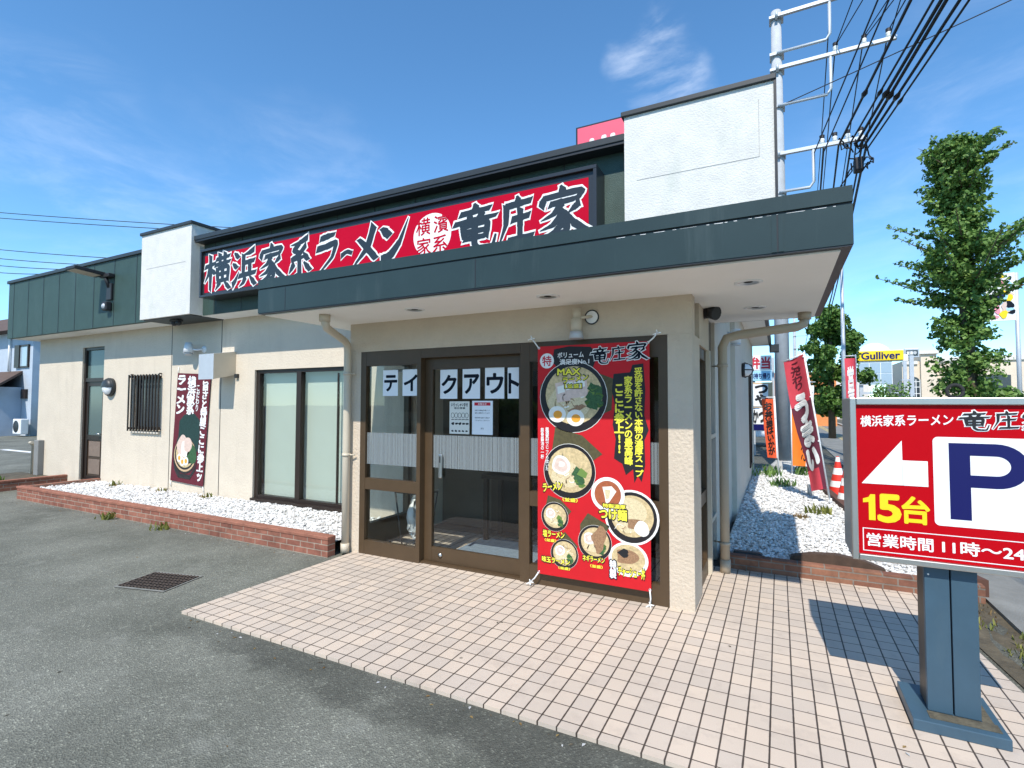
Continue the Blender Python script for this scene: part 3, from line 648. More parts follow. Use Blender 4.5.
# main dark fascia behind the signboard
b = MB('green_board'); b.box(-6.965, -.615, .55, .60, 2.843, 3.92); f2 = b.build('main_fascia', RB)
for k in range(11): x = -6.7 + k * .605; b = MB('black_trim'); b.box(x - .006, x + .006, .546, .549, 2.85, 3.92); b.build('board_joint', f2)
b = MB('dark_trim'); b.box(-6.96, -.62, .39, .9, 3.92, 3.985, .006); b.use('black_trim'); b.box(-6.96, -.62, .40, .548, 3.895, 3.919); b.build('eave_cap', f2)
# white panels
b = MB('white_panel'); b.box(-8.25, -6.97, .36, 1.3, 2.845, 4.16); p1 = b.build('white_panel', RB)
b = MB('dark_trim'); b.box(-8.275, -6.945, .335, 1.3, 4.16, 4.205, .006); b.build('coping', p1); b = MB('dark_trim'); b.box(-8.22, -7.0, .40, .9, 2.83, 2.844); b.build('base_trim', p1)
b = MB('concrete'); b.box(-8.1, -7.1, .3575, .3595, 3.62, 3.626); b.build('panel_joint', p1)
b = MB('white_panel'); b.box(-.61, .58, .36, 1.5, 2.70, 4.105); p2 = b.build('white_panel', RB)
b = MB('dark_trim'); b.box(-.635, .60, .335, 1.52, 4.105, 4.15, .006); b.build('coping', p2); b = MB('black_trim'); b.box(.5805, .60, .345, 1.5, 2.75, 4.104); b.build('edge_trim', p2)
b = MB('concrete'); b.box(-.5, .47, .3575, .3595, 3.515, 3.519); b.box(.47, .474, .3575, .3595, 3.515, 3.98); b.build('panel_joint', p2)
# side eave behind the canopy
b = MB('dark_trim'); b.box(.40, .45, 1.52, 8.9, 2.87, 3.02); b.box(.41, .60, 8.5, 8.92, 2.72, 2.868); b.build('side_fascia', RB)

# porch
b = MB('stucco_rough')
b.box(-3.49, -3.335, 0, .14, -.02, 2.095); b.box(-3.49, 0, 0, .14, 2.095, 2.395); b.box(-.185, 0, 0, .40, -.02, 2.094)
b.box(-.13, 0, .402, 1.05, 2.05, 2.394); b.box(-3.49, -3.36, .142, .898, 2.095, 2.394)
b.build('porch_wall', RB)
cp = MB('slate_metal'); cp.box(-3.86, .95, -.84, -.80, 2.415, 2.635); cp.box(-3.86, .95, -.845, -.80, 2.648, 2.735); cp.box(-3.86, .95, -.80, .52, 2.70, 2.73)
cp.box(-3.86, -3.82, -.80, .52, 2.415, 2.70); cp.box(.91, .95, -.80, 1.66, 2.415, 2.699); cp.box(.60, .908, .52, 1.66, 2.70, 2.73); cp.box(.60, .91, 1.62, 1.66, 2.415, 2.699)
JX = (-3.483, -1.422, .587)
CP = cp.build('canopy', RB)
b = MB('black_trim'); b.box(-3.855, .945, -.832, -.80, 2.635, 2.648); b.box(-3.855, .945, -.836, -.79, 2.405, 2.4145); b.box(.895, .945, -.79, 1.655, 2.405, 2.4145); b.box(-3.855, -3.82, -.79, .5, 2.405, 2.4145); b.box(.0, .895, 1.615, 1.655, 2.400, 2.4145); b.build('shadow_gap', CP)
b = MB('white')
g_ = random.Random(12); x = -.35
while x < .92:
    l_ = g_.uniform(.01, .12); h_ = g_.uniform(.001, .004); b.add([(x, -.8408, 2.634), (x + l_, -.8408, 2.634), (x + l_ * .9, -.8408, 2.634 - h_), (x + l_ * .1, -.8408, 2.634 - h_ * .7)], [(0, 1, 2, 3)]); x += l_ + g_.uniform(.005, .06)
tag(b.build('worn_paint', CP), kind='stuff')
b = MB('soffit'); b.box(-3.818, .893, -.79, 1.61, 2.395, 2.41); b.build('soffit', CP)
for x in JX:
    b = MB('black_trim'); b.box(x - .004, x + .004, -.8412, -.8402, 2.418, 2.633)
    if x > 0: b.use('slate_metal'); b.box(x - .03, x - .0045, -.8445, -.8402, 2.418, 2.633); b.box(x + .0045, x + .03, -.8445, -.8402, 2.418, 2.633)
    b.build('joint_strip', CP)
for (x, y) in [(-1.02, -.41), (.404, -.224), (.409, .82), (-2.31, -.42)]:
    b = MB('white_gloss'); b.lathe((x, y, 2.395), [(.092, 0), (.092, -.006), (.074, -.010), (.068, -.004), (.066, .0)], 28)
    d = b.build('downlight', CP)
    b = MB('steel'); b.lathe((x, y, 2.389), [(.066, .0), (.05, .005), (.03, .0055)], 24); b.use('dark_void'); b.lathe((x, y, 2.3945), [(.03, 0), (0, -.0005)], 20); b.build('reflector', CP)
# downpipes
b = MB('pipe_beige'); px, py = -3.465, -.062
b.tube([(-3.25, -.58, 2.395), (-3.25, -.58, 2.33)], .052, 14); b.use('pipe_beige')
b.tube([(-3.25, -.58, 2.36), (-3.25, -.57, 2.31), (-3.28, -.53, 2.28), (-3.42, -.15, 2.20), (-3.455, -.08, 2.17), (px, py, 2.08), (px, py, 1.2), (px, py, .03)], .038, 14)
b.tube([(px, py, .10), (px, py, .005)], .044, 14)
for z in (1.85, 1.0): b.tube([(px, py, z), (px, py, z + .03)], .044, 14); b.tube([(px, py, z + .015), (px + .09, py + .03, z + .015)], .008, 6)
b.build('downpipe', RB)
b = MB('pipe_tan'); px, py = .115, 1.10
b.tube([(.80, 1.30, 2.395), (.80, 1.30, 2.33)], .055, 14)
b.tube([(.80, 1.30, 2.34), (.79, 1.29, 2.29), (.74, 1.28, 2.265), (.25, 1.13, 2.20), (.15, 1.105, 2.17), (px, py, 2.09), (px, py, 1.0), (px, py, .02)], .042, 14)
b.tube([(px, py, .12), (px, py, .003)], .048, 14)
for z in (1.9, .25): b.tube([(px, py, z), (px, py, z + .03)], .048, 14); b.tube([(px, py, z + .015), (px - .1, py + .05, z + .015)], .008, 6)
b.build('downpipe', RB)
# right corner of the porch: end post, narrow side window
b = MB('pipe_beige'); b.box(-.08, .015, .98, 1.045, -.01, 2.05); b.box(-.05, .0, 1.045, 1.55, .42, .46); b.box(-.05, .0, 1.045, 1.55, 1.22, 1.26); b.build('end_post', RB)
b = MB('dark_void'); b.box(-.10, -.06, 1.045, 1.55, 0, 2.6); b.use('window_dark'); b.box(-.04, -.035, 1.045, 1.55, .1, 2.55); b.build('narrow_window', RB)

# entrance glazing ---------------------------------------------------
FZ = 2.093
fr = MB('bronze')
def frame(mb, x0, x1, z0, z1, y, d, l, r, b_, t_):
    mb.box(x0, x0 + l, y, y + d, z0, z1); mb.box(x1 - r, x1, y, y + d, z0, z1); mb.box(x0 + l, x1 - r, y + .002, y + d - .002, z0, z0 + b_); mb.box(x0 + l, x1 - r, y + .002, y + d - .002, z1 - t_, z1)
frame(fr, -3.333, -2.555, .0, FZ, .0, .07, .07, .045, .14, .15); fr.box(-3.263, -2.60, .003, .066, .665, .78)
sd = fr.build('side_light', RB)
b = MB('glass'); b.box(-3.263, -2.60, .03, .035, .14, .665); b.box(-3.263, -2.60, .03, .035, .78, FZ - .15); b.build('pane', sd)
b = MB('frosted_film'); b.box(-3.26, -2.602, .027, .0285, .925, 1.25); b.build('frosted_band', sd)
fr = MB('bronze'); frame(fr, -1.46, -.187, .0, FZ, .0, .07, .09, .07, .16, .17); fr.box(-1.37, -.257, .003, .066, .665, .79); sd2 = fr.build('side_light', RB)
b = MB('glass'); b.box(-1.37, -.257, .03, .035, .16, .665); b.box(-1.37, -.257, .03, .035, .79, FZ - .17); b.build('pane', sd2)
b = MB('frosted_film'); b.box(-1.368, -.259, .027, .0285, .925, 1.25); b.build('frosted_band', sd2)
b = MB('bronze'); b.box(-2.553, -1.462, .0, .12, FZ - .09, FZ); b.box(-2.60, -2.553, .072, .12, 0, FZ - .09); b.box(-2.553, -1.462, .02, .115, -.005, .018); b.build('door_frame', RB)
dr = MB('bronze'); frame(dr, -2.55, -1.462, .02, FZ - .092, .075, .045, .085, .05, .135, .11); DR = dr.build('sliding_door', RB)
b = MB('glass'); b.box(-2.465, -1.512, .095, .10, .155, FZ - .202); b.build('pane', DR)
b = MB('frosted_film'); b.box(-2.462, -1.514, .092, .0935, .925, 1.245); b.build('frosted_band', DR)
b = MB('steel'); b.box(-2.375, -2.335, .05, .075, .83, 1.06, .008); b.use('black_plastic'); b.box(-2.362, -2.348, .0485, .0495, .98, 1.04); b.build('handle', DR)
b = MB('steel'); b.lathe((-2.36, .0735, .085), [(0, .012), (.018, .010), (.022, 0)], 16, 'y'); b.build('lock', DR)
# right side glazing of the porch
fr = MB('bronze'); 
fr.box(-.09, -.02, .402, .46, 0, 2.048); fr.box(-.09, -.02, .92, .978, 0, 2.048); fr.box(-.088, -.022, .46, .92, 0, .14); fr.box(-.088, -.022, .46, .92, 1.95, 2.048); fr.box(-.088, -.022, .46, .92, .67, .78)
sw = fr.build('porch_side_light', RB); b = MB('glass'); b.box(-.055, -.05, .46, .92, .14, .67); b.box(-.055, -.05, .46, .92, .78, 1.95); b.build('pane', sw)
# left side glazing of the porch
fr = MB('bronze'); fr.box(-3.44, -3.37, .142, .20, 0, 2.09); fr.box(-3.44, -3.37, .84, .898, 0, 2.09); fr.box(-3.438, -3.372, .20, .84, .0, .26); fr.box(-3.438, -3.372, .20, .84, 2.0, 2.09)
sw = fr.build('porch_side_light', RB); b = MB('glass'); b.box(-3.41, -3.405, .20, .84, .26, 2.0); b.build('pane', sw)
# vestibule interior
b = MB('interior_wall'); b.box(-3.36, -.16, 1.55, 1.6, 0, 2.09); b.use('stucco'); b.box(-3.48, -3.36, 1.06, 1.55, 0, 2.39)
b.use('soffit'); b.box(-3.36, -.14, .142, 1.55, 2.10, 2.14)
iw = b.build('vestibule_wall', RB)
b = MB('wood_dark')
for x in (-2.55, -1.55, -.6): b.box(x - .05, x + .05, 1.50, 1.548, 0, 2.09)
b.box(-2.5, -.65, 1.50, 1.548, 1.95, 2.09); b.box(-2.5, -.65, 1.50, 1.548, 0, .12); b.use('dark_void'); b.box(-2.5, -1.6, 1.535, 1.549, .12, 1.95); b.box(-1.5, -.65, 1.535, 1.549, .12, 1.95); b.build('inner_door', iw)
# rolled-curtain rail seen at the top of the left pane
b = MB('galv'); b.tube([(-3.1, .25, 1.90), (-2.75, .25, 1.90)], .02, 8); b.build('curtain_rail', iw)

# dining-room window ------------------------------------------------
fr = MB('bronze_dark'); frame(fr, -6.25, -4.20, .17, 2.04, .93, .08, .075, .07, .06, .05); fr.box(-5.40, -5.31, .925, 1.0, .23, 1.99); fr.box(-4.66, -4.64, .96, .99, .23, 1.96); fr.box(-6.25, -4.20, .86, .929, .15, .185)
wn_ = fr.build('dining_window', RB)
b = MB('window_glass'); b.box(-6.175, -5.40, .965, .97, .23, 1.99); b.box(-5.31, -4.27, .965, .97, .23, 1.99); b.build('pane', wn_)
b = MB('blind'); b.box(-6.2, -4.2, 1.05, 1.053, .2, 2.02); b.build('blind', wn_)
# barred window -----------------------------------------------------
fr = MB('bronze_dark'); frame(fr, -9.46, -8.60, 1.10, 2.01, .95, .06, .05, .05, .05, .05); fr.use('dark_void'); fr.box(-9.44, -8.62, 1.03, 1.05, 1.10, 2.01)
wn_ = fr.build('barred_window', RB)
b = MB('window_dark'); b.box(-9.41, -8.65, .99, .995, 1.15, 1.96); b.build('pane', wn_)
b = MB('bronze_dark')
for z in (1.10, 1.99): b.box(-9.50, -8.58, .845, .86, z, z + .035)
for k in range(11): x = -9.48 + k * .089; b.box(x, x + .028, .83, .845, 1.07, 2.04)
for x in (-9.46, -8.60):
    for z in (1.105, 2.035): b.box(x - .01, x + .01, .86, .90, z, z + .02)
b.build('grille', wn_)
b = MB('side_wall'); b.box(-9.44, -8.6, .86, .899, 1.04, 1.07); b.build('sill', wn_)
# back door ---------------------------------------------------------
fr = MB('bronze_dark'); frame(fr, -11.22, -10.44, .10, 2.60, .93, .08, .06, .06, .03, .05); fr.box(-11.16, -10.50, .935, 1.0, 1.95, 2.02)
bd = fr.build('back_door', RB)
b = MB('window_teal'); b.box(-11.16, -10.50, .97, .975, 2.02, 2.55); b.build('transom', bd)
b = MB('bronze_dark'); frame(b, -11.16, -10.50, .13, 1.95, .955, .035, .08, .08, .06, .08); b.box(-11.08, -10.58, .957, .988, .86, .95); b.use('wood_dark'); b.box(-11.08, -10.58, .972, .985, .19, .86)
b.use('tan_board'); 
b.build('leaf_frame', bd)
mat('door_panel', (.20, .145, .11), .6, var=.12, vscale=14)
b = MB('door_panel')
for z0, z1 in ((.22, .50), (.55, .83)): b.box(-11.03, -10.63, .962, .971, z0, z1, .006)
b.build('lower_panel', bd)
b = MB('window_teal'); b.box(-11.08, -10.58, .972, .977, .95, 1.87); b.build('pane', bd)
b = MB('steel'); b.tube([(-10.55, .955, .98), (-10.55, .90, .98), (-10.66, .895, .98)], .011, 8); b.build('handle', bd)
# corner bits at the left end
b = MB('grey_box'); b.box(-12.80, -12.62, .80, .899, .1, .80, .008); b.use('pipe_beige'); b.tube([(-12.99, .86, .1), (-12.99, .86, .7), (-12.97, .80, .74), (-12.85, .79, .75)], .03, 10); b.build('meter_box', RB)

# ------------------------------------------------------------------ roof signboard
SB = thing('roof_signboard', 'long red shop signboard with brush lettering mounted on the dark fascia', 'signboard', (-3.75, .42, 3.03))
b = MB('sign_frame'); X0, X1, Z0, Z1 = -6.66, -.85, 3.035, 3.715
b.box(X0, X1, .335, .545, Z0, Z1)
b.box(X0, X1, .30, .335, Z1 - .035, Z1, .004); b.box(X0, X1, .30, .335, Z0, Z0 + .03, .004); b.box(X0, X0 + .03, .302, .335, Z0 + .03, Z1 - .035); b.box(X1 - .03, X1, .302, .335, Z0 + .03, Z1 - .035)
b.build('case', SB)
b = MB('red_sign'); b.box(X0 + .075, X1 - .085, .331, .334, Z0 + .065, Z1 - .095); b.build('face_panel', SB)
pl = FRONT(.331)
mb = MB()
items = [('横', (-6.59, -6.03, 3.115, 3.62)), ('浜', (-5.98, -5.50, 3.11, 3.61)), ('家', (-5.44, -4.97, 3.13, 3.61)), ('系', (-4.92, -4.45, 3.12, 3.60)), ('ラ', (-4.41, -4.02, 3.14, 3.60)),
         ('ー', (-3.99, -3.80, 3.17, 3.46)), ('メ', (-3.81, -3.39, 3.13, 3.59)), ('ン', (-3.41, -2.98, 3.13, 3.59)),
         ('竜', (-2.40, -1.88, 3.115, 3.58)), ('庄', (-1.86, -1.49, 3.115, 3.57)), ('家', (-1.44, -.955, 3.12, 3.59))]
brush_line(mb, pl, items, .0015, 'glyph_dark', 'white', 3.2, 20)
mb.use('white'); pl.disc(mb, (-2.675, 3.345), .245, .235, .0015, 40)
mb.use('red_sign')
for ch, a, z in (('横', -2.79, 3.45), ('濱', -2.56, 3.45), ('家', -2.78, 3.235), ('系', -2.57, 3.235)):
    txt(mb, pl, ch, (a - .095, a + .095, z - .095, z + .095), .003, .014, .01, seed=len(mb.v) % 7)
mb.build('lettering', SB)
# red board on the roof behind
t = thing('rooftop_board', 'red billboard rising behind the roof beside the white panel', 'billboard', (-1.0, 2.5, 3.0))
b = MB('sign_frame'); b.box(-1.86, .45, 2.52, 2.72, 4.2, 5.37, .01); b.box(-1.5, -1.4, 2.56, 2.68, 2.95, 4.2); b.box(.1, .2, 2.56, 2.68, 2.95, 4.2); b.build('case', t)
b = MB('board_red'); b.box(-1.83, .42, 2.512, 2.519, 4.23, 5.34); b.build('face_panel', t)
mb = MB('white'); txt(mb, FRONT(2.511), '横浜家系', (-1.75, .3, 4.5, 5.16), .001, .03, .03); mb.build('lettering', t)

# ------------------------------------------------------------------ small fittings on the front wall
t = thing('floodlight', 'dark floodlight on a bracket fixed to the left green fascia', 'floodlight', (-9.5, .45, 3.5))
b = MB('black_plastic'); b.box(-9.50, -9.34, .46, .496, 3.28, 3.56, .01); b.tube([(-9.42, .47, 3.5), (-9.46, .44, 3.64), (-9.52, .42, 3.70)], .03, 8); b.box(-9.60, -9.30, .40, .496, 3.66, 3.72, .01); b.build('bracket', t)
FLM = Matrix.Translation((-9.60, .21, 3.73)) @ Matrix.Rotation(R(-4), 4, 'X')
b = MB('black_plastic'); bm = bmesh.new(); bmesh.ops.create_cube(bm, size=1); b.bm(bm, FLM @ Matrix.Diagonal((.30, .44, .06, 1))); b.build('housing', t, bevel=.012)
b = MB('lens_tan'); bm = bmesh.new(); bmesh.ops.create_cube(bm, size=1); b.bm(bm, FLM @ Matrix.Translation((0, -.02, -.033)) @ Matrix.Diagonal((.26, .36, .006, 1))); b.build('lens', t)
t = thing('sensor_box', 'small black sensor box below the floodlight on the green fascia', 'sensor', (-9.4, .45, 3.2))
b = MB('black_plastic'); b.box(-9.5, -9.36, .40, .496, 3.10, 3.25, .02); b.use('galv'); b.lathe((-9.43, .398, 3.17), [(0, .02), (.03, .015), (.045, 0)], 14, 'y'); b.build('sensor_body', t)
t = thing('bulkhead_lamp', 'round bulkhead lamp with dark hood beside the back door', 'wall lamp', (-10.3, .9, 1.84))
b = MB('dark_trim'); b.lathe((-10.16, .9, 1.84), [(0, 0), (.16, .0), (.165, .05), (.15, .07)], 28, 'y'); b.build('base_plate', t)
b = MB('white_gloss'); b.lathe((-10.16, .855, 1.84), [(.145, 0), (.14, .03), (.11, .06), (.05, .077), (0, .08)], 28, 'y'); b.build('globe', t)
b = MB('dark_trim'); vs = []; fs = []
for i in range(7):
    r_, h_ = [(.155, -.01), (.152, .05), (.122, .108), (.09, .125), (.06, .137), (.03, .142), (0.001, .144)][i]
    for k in range(17): a = -.08 + k * (math.pi + .16) / 16; vs.append((-10.16 + r_ * math.cos(a), .855 - h_ * .62, 1.84 + r_ * math.sin(a)))
fs = [(i * 17 + k, i * 17 + k + 1, (i + 1) * 17 + k + 1, (i + 1) * 17 + k) for i in range(6) for k in range(16)]
b.smooth = True; b.add(vs, fs); b.build('hood', t)
t = thing('security_camera', 'small black dome camera under the left white panel', 'camera', (-7.65, .6, 2.8))
b = MB('black_plastic'); b.box(-7.72, -7.52, .50, .60, 2.80, 2.829, .008); b.ico((-7.67, .55, 2.78), (.045, .045, .045)); b.ico((-7.56, .55, 2.78), (.045, .045, .045)); b.build('camera_body', t)
t = thing('spotlight', 'white wall spotlight above the maroon banner', 'spotlight', (-7.65, .9, 2.36))
b = MB('white_gloss'); b.lathe((-7.46, .899, 2.40), [(0, .02), (.05, .018), (.056, 0)], 20, 'y'); b.tube([(-7.46, .88, 2.40), (-7.55, .82, 2.39), (-7.66, .80, 2.40)], .014, 8); b.build('bracket', t)
b = MB('white_gloss'); b.tube([(-7.68, .78, 2.50), (-7.66, .77, 2.34)], [.05, .075], 16); b.use('galv'); b.tube([(-7.66, .77, 2.34), (-7.655, .768, 2.31)], [.06, .055], 16); b.build('lamp_head', t)
t = thing('vent_hood', 'steel exhaust vent hood box on the wall right of the maroon banner', 'vent', (-6.85, .75, 2.1))
b = MB('galv'); b.add([(-7.03, .55, 1.90), (-6.68, .55, 1.90), (-6.68, .9, 1.98), (-7.03, .9, 1.98), (-7.03, .55, 2.27), (-6.68, .55, 2.27), (-6.68, .9, 2.33), (-7.03, .9, 2.33)],
      [(0, 3, 2, 1), (4, 5, 6, 7), (0, 1, 5, 4), (2, 3, 7, 6), (3, 0, 4, 7)]); b.use('pipe_beige'); b.add([(-6.679, .55, 1.90), (-6.679, .9, 1.98), (-6.679, .9, 2.33), (-6.679, .55, 2.27)], [(0, 1, 2, 3)]); b.build('hood_body', t)
b = MB('dark_trim'); b.box(-6.66, -6.60, .86, .899, 1.93, 1.99); b.build('outlet', t)
t = thing('spotlight', 'pale spotlight on a ring bracket above the menu banner', 'spotlight', (-.86, 0, 2.27))
b = MB('dark_trim'); b.lathe((-.795, 0, 2.275), [(.05, 0), (.062, .012), (.062, .0)], 22, 'y'); b.use('white_gloss'); b.lathe((-.795, -.001, 2.275), [(0, .012), (.052, .008)], 22, 'y'); b.build('wall_plate', t)
b = MB('pipe_beige'); b.tube([(-.795, -.01, 2.28), (-.83, -.06, 2.27), (-.89, -.08, 2.26)], .012, 8); b.tube([(-.902, -.08, 2.34), (-.902, -.08, 2.25)], .035, 14); b.tube([(-.904, -.08, 2.255), (-.904, -.082, 2.15)], .046, 16); b.use('galv'); b.tube([(-.904, -.082, 2.15), (-.904, -.083, 2.09)], [.052, .062], 16); b.build('lamp_head', t)
t = thing('lantern_lamp', 'dark round cage lamp on the right side wall', 'wall lamp', (.1, 4.9, 2.1))
b = MB('black_plastic'); b.lathe((.062, 4.9, 2.1), [(0, 0), (.11, .0), (.12, .03), (.11, .05)], 24, 'x'); b.tube([(.10, 4.9, 2.22), (.20, 4.9, 2.17), (.23, 4.9, 2.1), (.2, 4.9, 2.03), (.10, 4.9, 1.98)], .008, 6); b.tube([(.10, 4.78, 2.1), (.20, 4.82, 2.1), (.23, 4.9, 2.1), (.2, 4.98, 2.1), (.10, 5.02, 2.1)], .008, 6); b.build('cage', t)
b = MB('white_gloss'); b.lathe((.10, 4.9, 2.1), [(.10, 0), (.09, .06), (.05, .10), (0, .11)], 22, 'x'); b.build('globe', t)
t = thing('ceiling_lamp', 'white drum lamp under the side eave', 'wall lamp', (.12, 3.2, 2.5))
b = MB('white_gloss'); b.tube([(.10, 3.1, 2.52), (.10, 3.1, 2.34)], [.055, .06], 16); b.use('galv'); b.tube([(.10, 3.1, 2.34), (.10, 3.1, 2.31)], [.058, .05], 16); b.box(.001, .05, 3.08, 3.12, 2.45, 2.49); b.build('drum', t)
b = MB('black_plastic'); b.tube([(.002, .72, 2.36), (.06, .70, 2.36)], .05, 14); b.tube([(.05, .70, 2.36), (.11, .66, 2.34)], [.05, .06], 14)
tag(b.build('spotlight', org=(.05, .7, 2.3)), 'dark spotlight tucked under the canopy on the right porch beam', 'spotlight')
t = thing('wall_poster', 'dark narrow poster with red and white print on the right side wall', 'poster', (.01, 2.3, 1.4))
b = MB('ink'); b.box(.0005, .006, 1.95, 2.75, .98, 1.86); b.use('white'); b.box(.0062, .0072, 2.0, 2.7, 1.45, 1.82); b.use('red_ink'); b.box(.0075, .0085, 2.05, 2.4, 1.5, 1.78); b.use('white'); b.box(.0062, .0072, 2.1, 2.6, 1.15, 1.35); b.build('sheet', t)

# ------------------------------------------------------------------ takeaway sheets and posters on the glass
for ch, a0, a1, y, z0, z1, lb in [('テ', -3.055, -2.86, .026, 1.63, 1.895, 'white paper sheet printed テ, leftmost on the glass'), ('イ', -2.80, -2.606, .026, 1.63, 1.895, 'white paper sheet printed イ beside the door post'),
        ('ク', -2.385, -2.185, .091, 1.60, 1.885, 'white paper sheet printed ク on the sliding door'), ('ア', -2.125, -1.93, .091, 1.60, 1.885, 'white paper sheet printed ア on the sliding door'),
        ('ウ', -1.875, -1.67, .091, 1.60, 1.89, 'white paper sheet printed ウ on the sliding door'), ('ト', -1.635, -1.515, .091, 1.60, 1.885, 'white paper sheet printed ト, rightmost on the door')]:
    t = thing('letter_sheet', lb, 'paper sheet', ((a0 + a1) / 2, y, z0), 'takeaway letter sheets')
    b = MB('paper'); b.box(a0, a1, y - .001, y, z0, z1); b.build('sheet', t)
    mb = MB('ink_blue'); w = a1 - a0; txt(mb, FRONT(y - .001), ch, (a0 + w * .10, a1 - w * .06, z0 + .05, z1 - .055), .0006, .035); mb.build('lettering', t)
t = thing('notice_poster', 'cream black and white illustrated notice on the sliding door', 'poster', (-2.15, .09, 1.26), 'notices on the door glass')
b = MB('paper_cream'); b.box(-2.272, -2.045, .089, .090, 1.262, 1.575); b.build('sheet', t)
mb = MB('ink'); pl = FRONT(.089); txt(mb, pl, 'いらっしゃいませ', (-2.255, -2.06, 1.525, 1.56), .0006, .03); txt(mb, pl, '毎日営業', (-2.22, -2.09, 1.50, 1.52), .0006, .02)
for k in range(5):
    x = -2.235 + k * .04
    for q in range(18):
        a, c = q * 6.283 / 18, (q + 1) * 6.283 / 18; pl.poly(mb, [(x + .02 * math.cos(a), 1.44 + .026 * math.sin(a)), (x + .02 * math.cos(c), 1.44 + .026 * math.sin(c)), (x + .016 * math.cos(c), 1.44 + .022 * math.sin(c)), (x + .016 * math.cos(a), 1.44 + .022 * math.sin(a))], .0006 + k * .0001)
    pl.disc(mb, (x + .004, 1.36), .018, .012, .0006, 9, .3, k); pl.disc(mb, (x - .002, 1.29), .014, .010, .0006, 7, .3, k + 9)
    pl.poly(mb, [(x - .014, 1.395), (x + .022, 1.40), (x + .02, 1.405), (x - .015, 1.402)], .0007)
mb.build('print', t)
t = thing('notice_poster', 'white notice with a red heading on the sliding door', 'poster', (-1.9, .09, 1.26), 'notices on the door glass')
b = MB('paper'); b.box(-2.015, -1.79, .089, .090, 1.262, 1.58); b.build('sheet', t)
mb = MB('pink'); mb.use('red_ink'); pl.poly(mb, [(-1.99, 1.535), (-1.815, 1.535), (-1.815, 1.565), (-1.99, 1.565)], .0005); mb.use('white'); txt(mb, pl, 'お知らせ', (-1.95, -1.855, 1.54, 1.56), .001, .02)
mb.use('ink_blue')
for z, s in ((1.49, '当店では感染症対策として'), (1.465, '換気と消毒を行っています'), (1.42, '営業時間を変更する場合が'), (1.395, 'ございますのでご了承ください'), (1.32, '店主')): txt(mb, pl, s, (-1.985, -1.82, z - .008, z + .008), .0006, .01, fit='keep')
mb.build('print', t)

# vestibule contents
t = thing('umbrella_stand', 'black wire umbrella stand with a white plastic bag inside the entrance', 'umbrella stand', (-3.0, .42, 0))
b = MB('black_plastic'); sx0, sx1, sy0, sy1 = -3.06, -2.78, .30, .55
for x in (sx0, sx1):
    for y in (sy0, sy1): b.tube([(x + (.06 if x == sx0 else -.06), y, 0), (x - (.05 if x == sx0 else -.05), y, .62)], .009, 6)
for z in (.04, .60):
    k = .05 * (z / .3 - 1); 
    b.tube([(sx0 - k, sy0, z), (sx1 + k, sy0, z), (sx1 + k, sy1, z), (sx0 - k, sy1, z), (sx0 - k, sy0, z)], .008, 6)
b.tube([(sx0 - .04, (sy0 + sy1) / 2, .60), (sx1 + .04, (sy0 + sy1) / 2, .60)], .007, 6); b.build('wire_frame', t)
b = MB('white'); bm = bmesh.new(); bmesh.ops.create_icosphere(bm, subdivisions=3, radius=1)
for q in bm.verts:
    z = q.co.z; w = .042 + .02 * math.cos(z * 2.5) + .012 * math.sin(z * 9) ; q.co = Vector((-2.90 + q.co.x * w * (1.4 if z > .6 else 1) + .05 * noise.noise(q.co * 3), .36 + q.co.y * w + .05 * noise.noise(q.co * 3.7), (.34 + z * .24 + .03 * noise.noise(q.co * 5))))
b.smooth = True; b.bm(bm); tag(b.build('plastic_bag', org=(-2.9, .36, .07)), 'white plastic bag hanging in the black wire umbrella stand', 'bag')
b = MB('mat_grey'); b.box(-2.48, -1.45, .16, 1.12, .001, .014, .004); tag(b.build('doormat', org=(-1.95, .64, 0)), 'grey blue doormat just inside the sliding door', 'doormat')
t = thing('waiting_table', 'dark wooden side table standing inside the vestibule behind the door', 'table', (-1.9, 1.2, 0))
b = MB('bronze_dark'); b.box(-2.45, -1.55, 1.0, 1.40, .70, .75, .006); b.build('top', t)
for x in (-2.40, -1.62):
    for y in (1.03, 1.37): b = MB('bronze_dark'); b.box(x - .025, x + .025, y - .025, y + .025, 0, .70); b.build('leg', t)
b = MB('leaf'); 
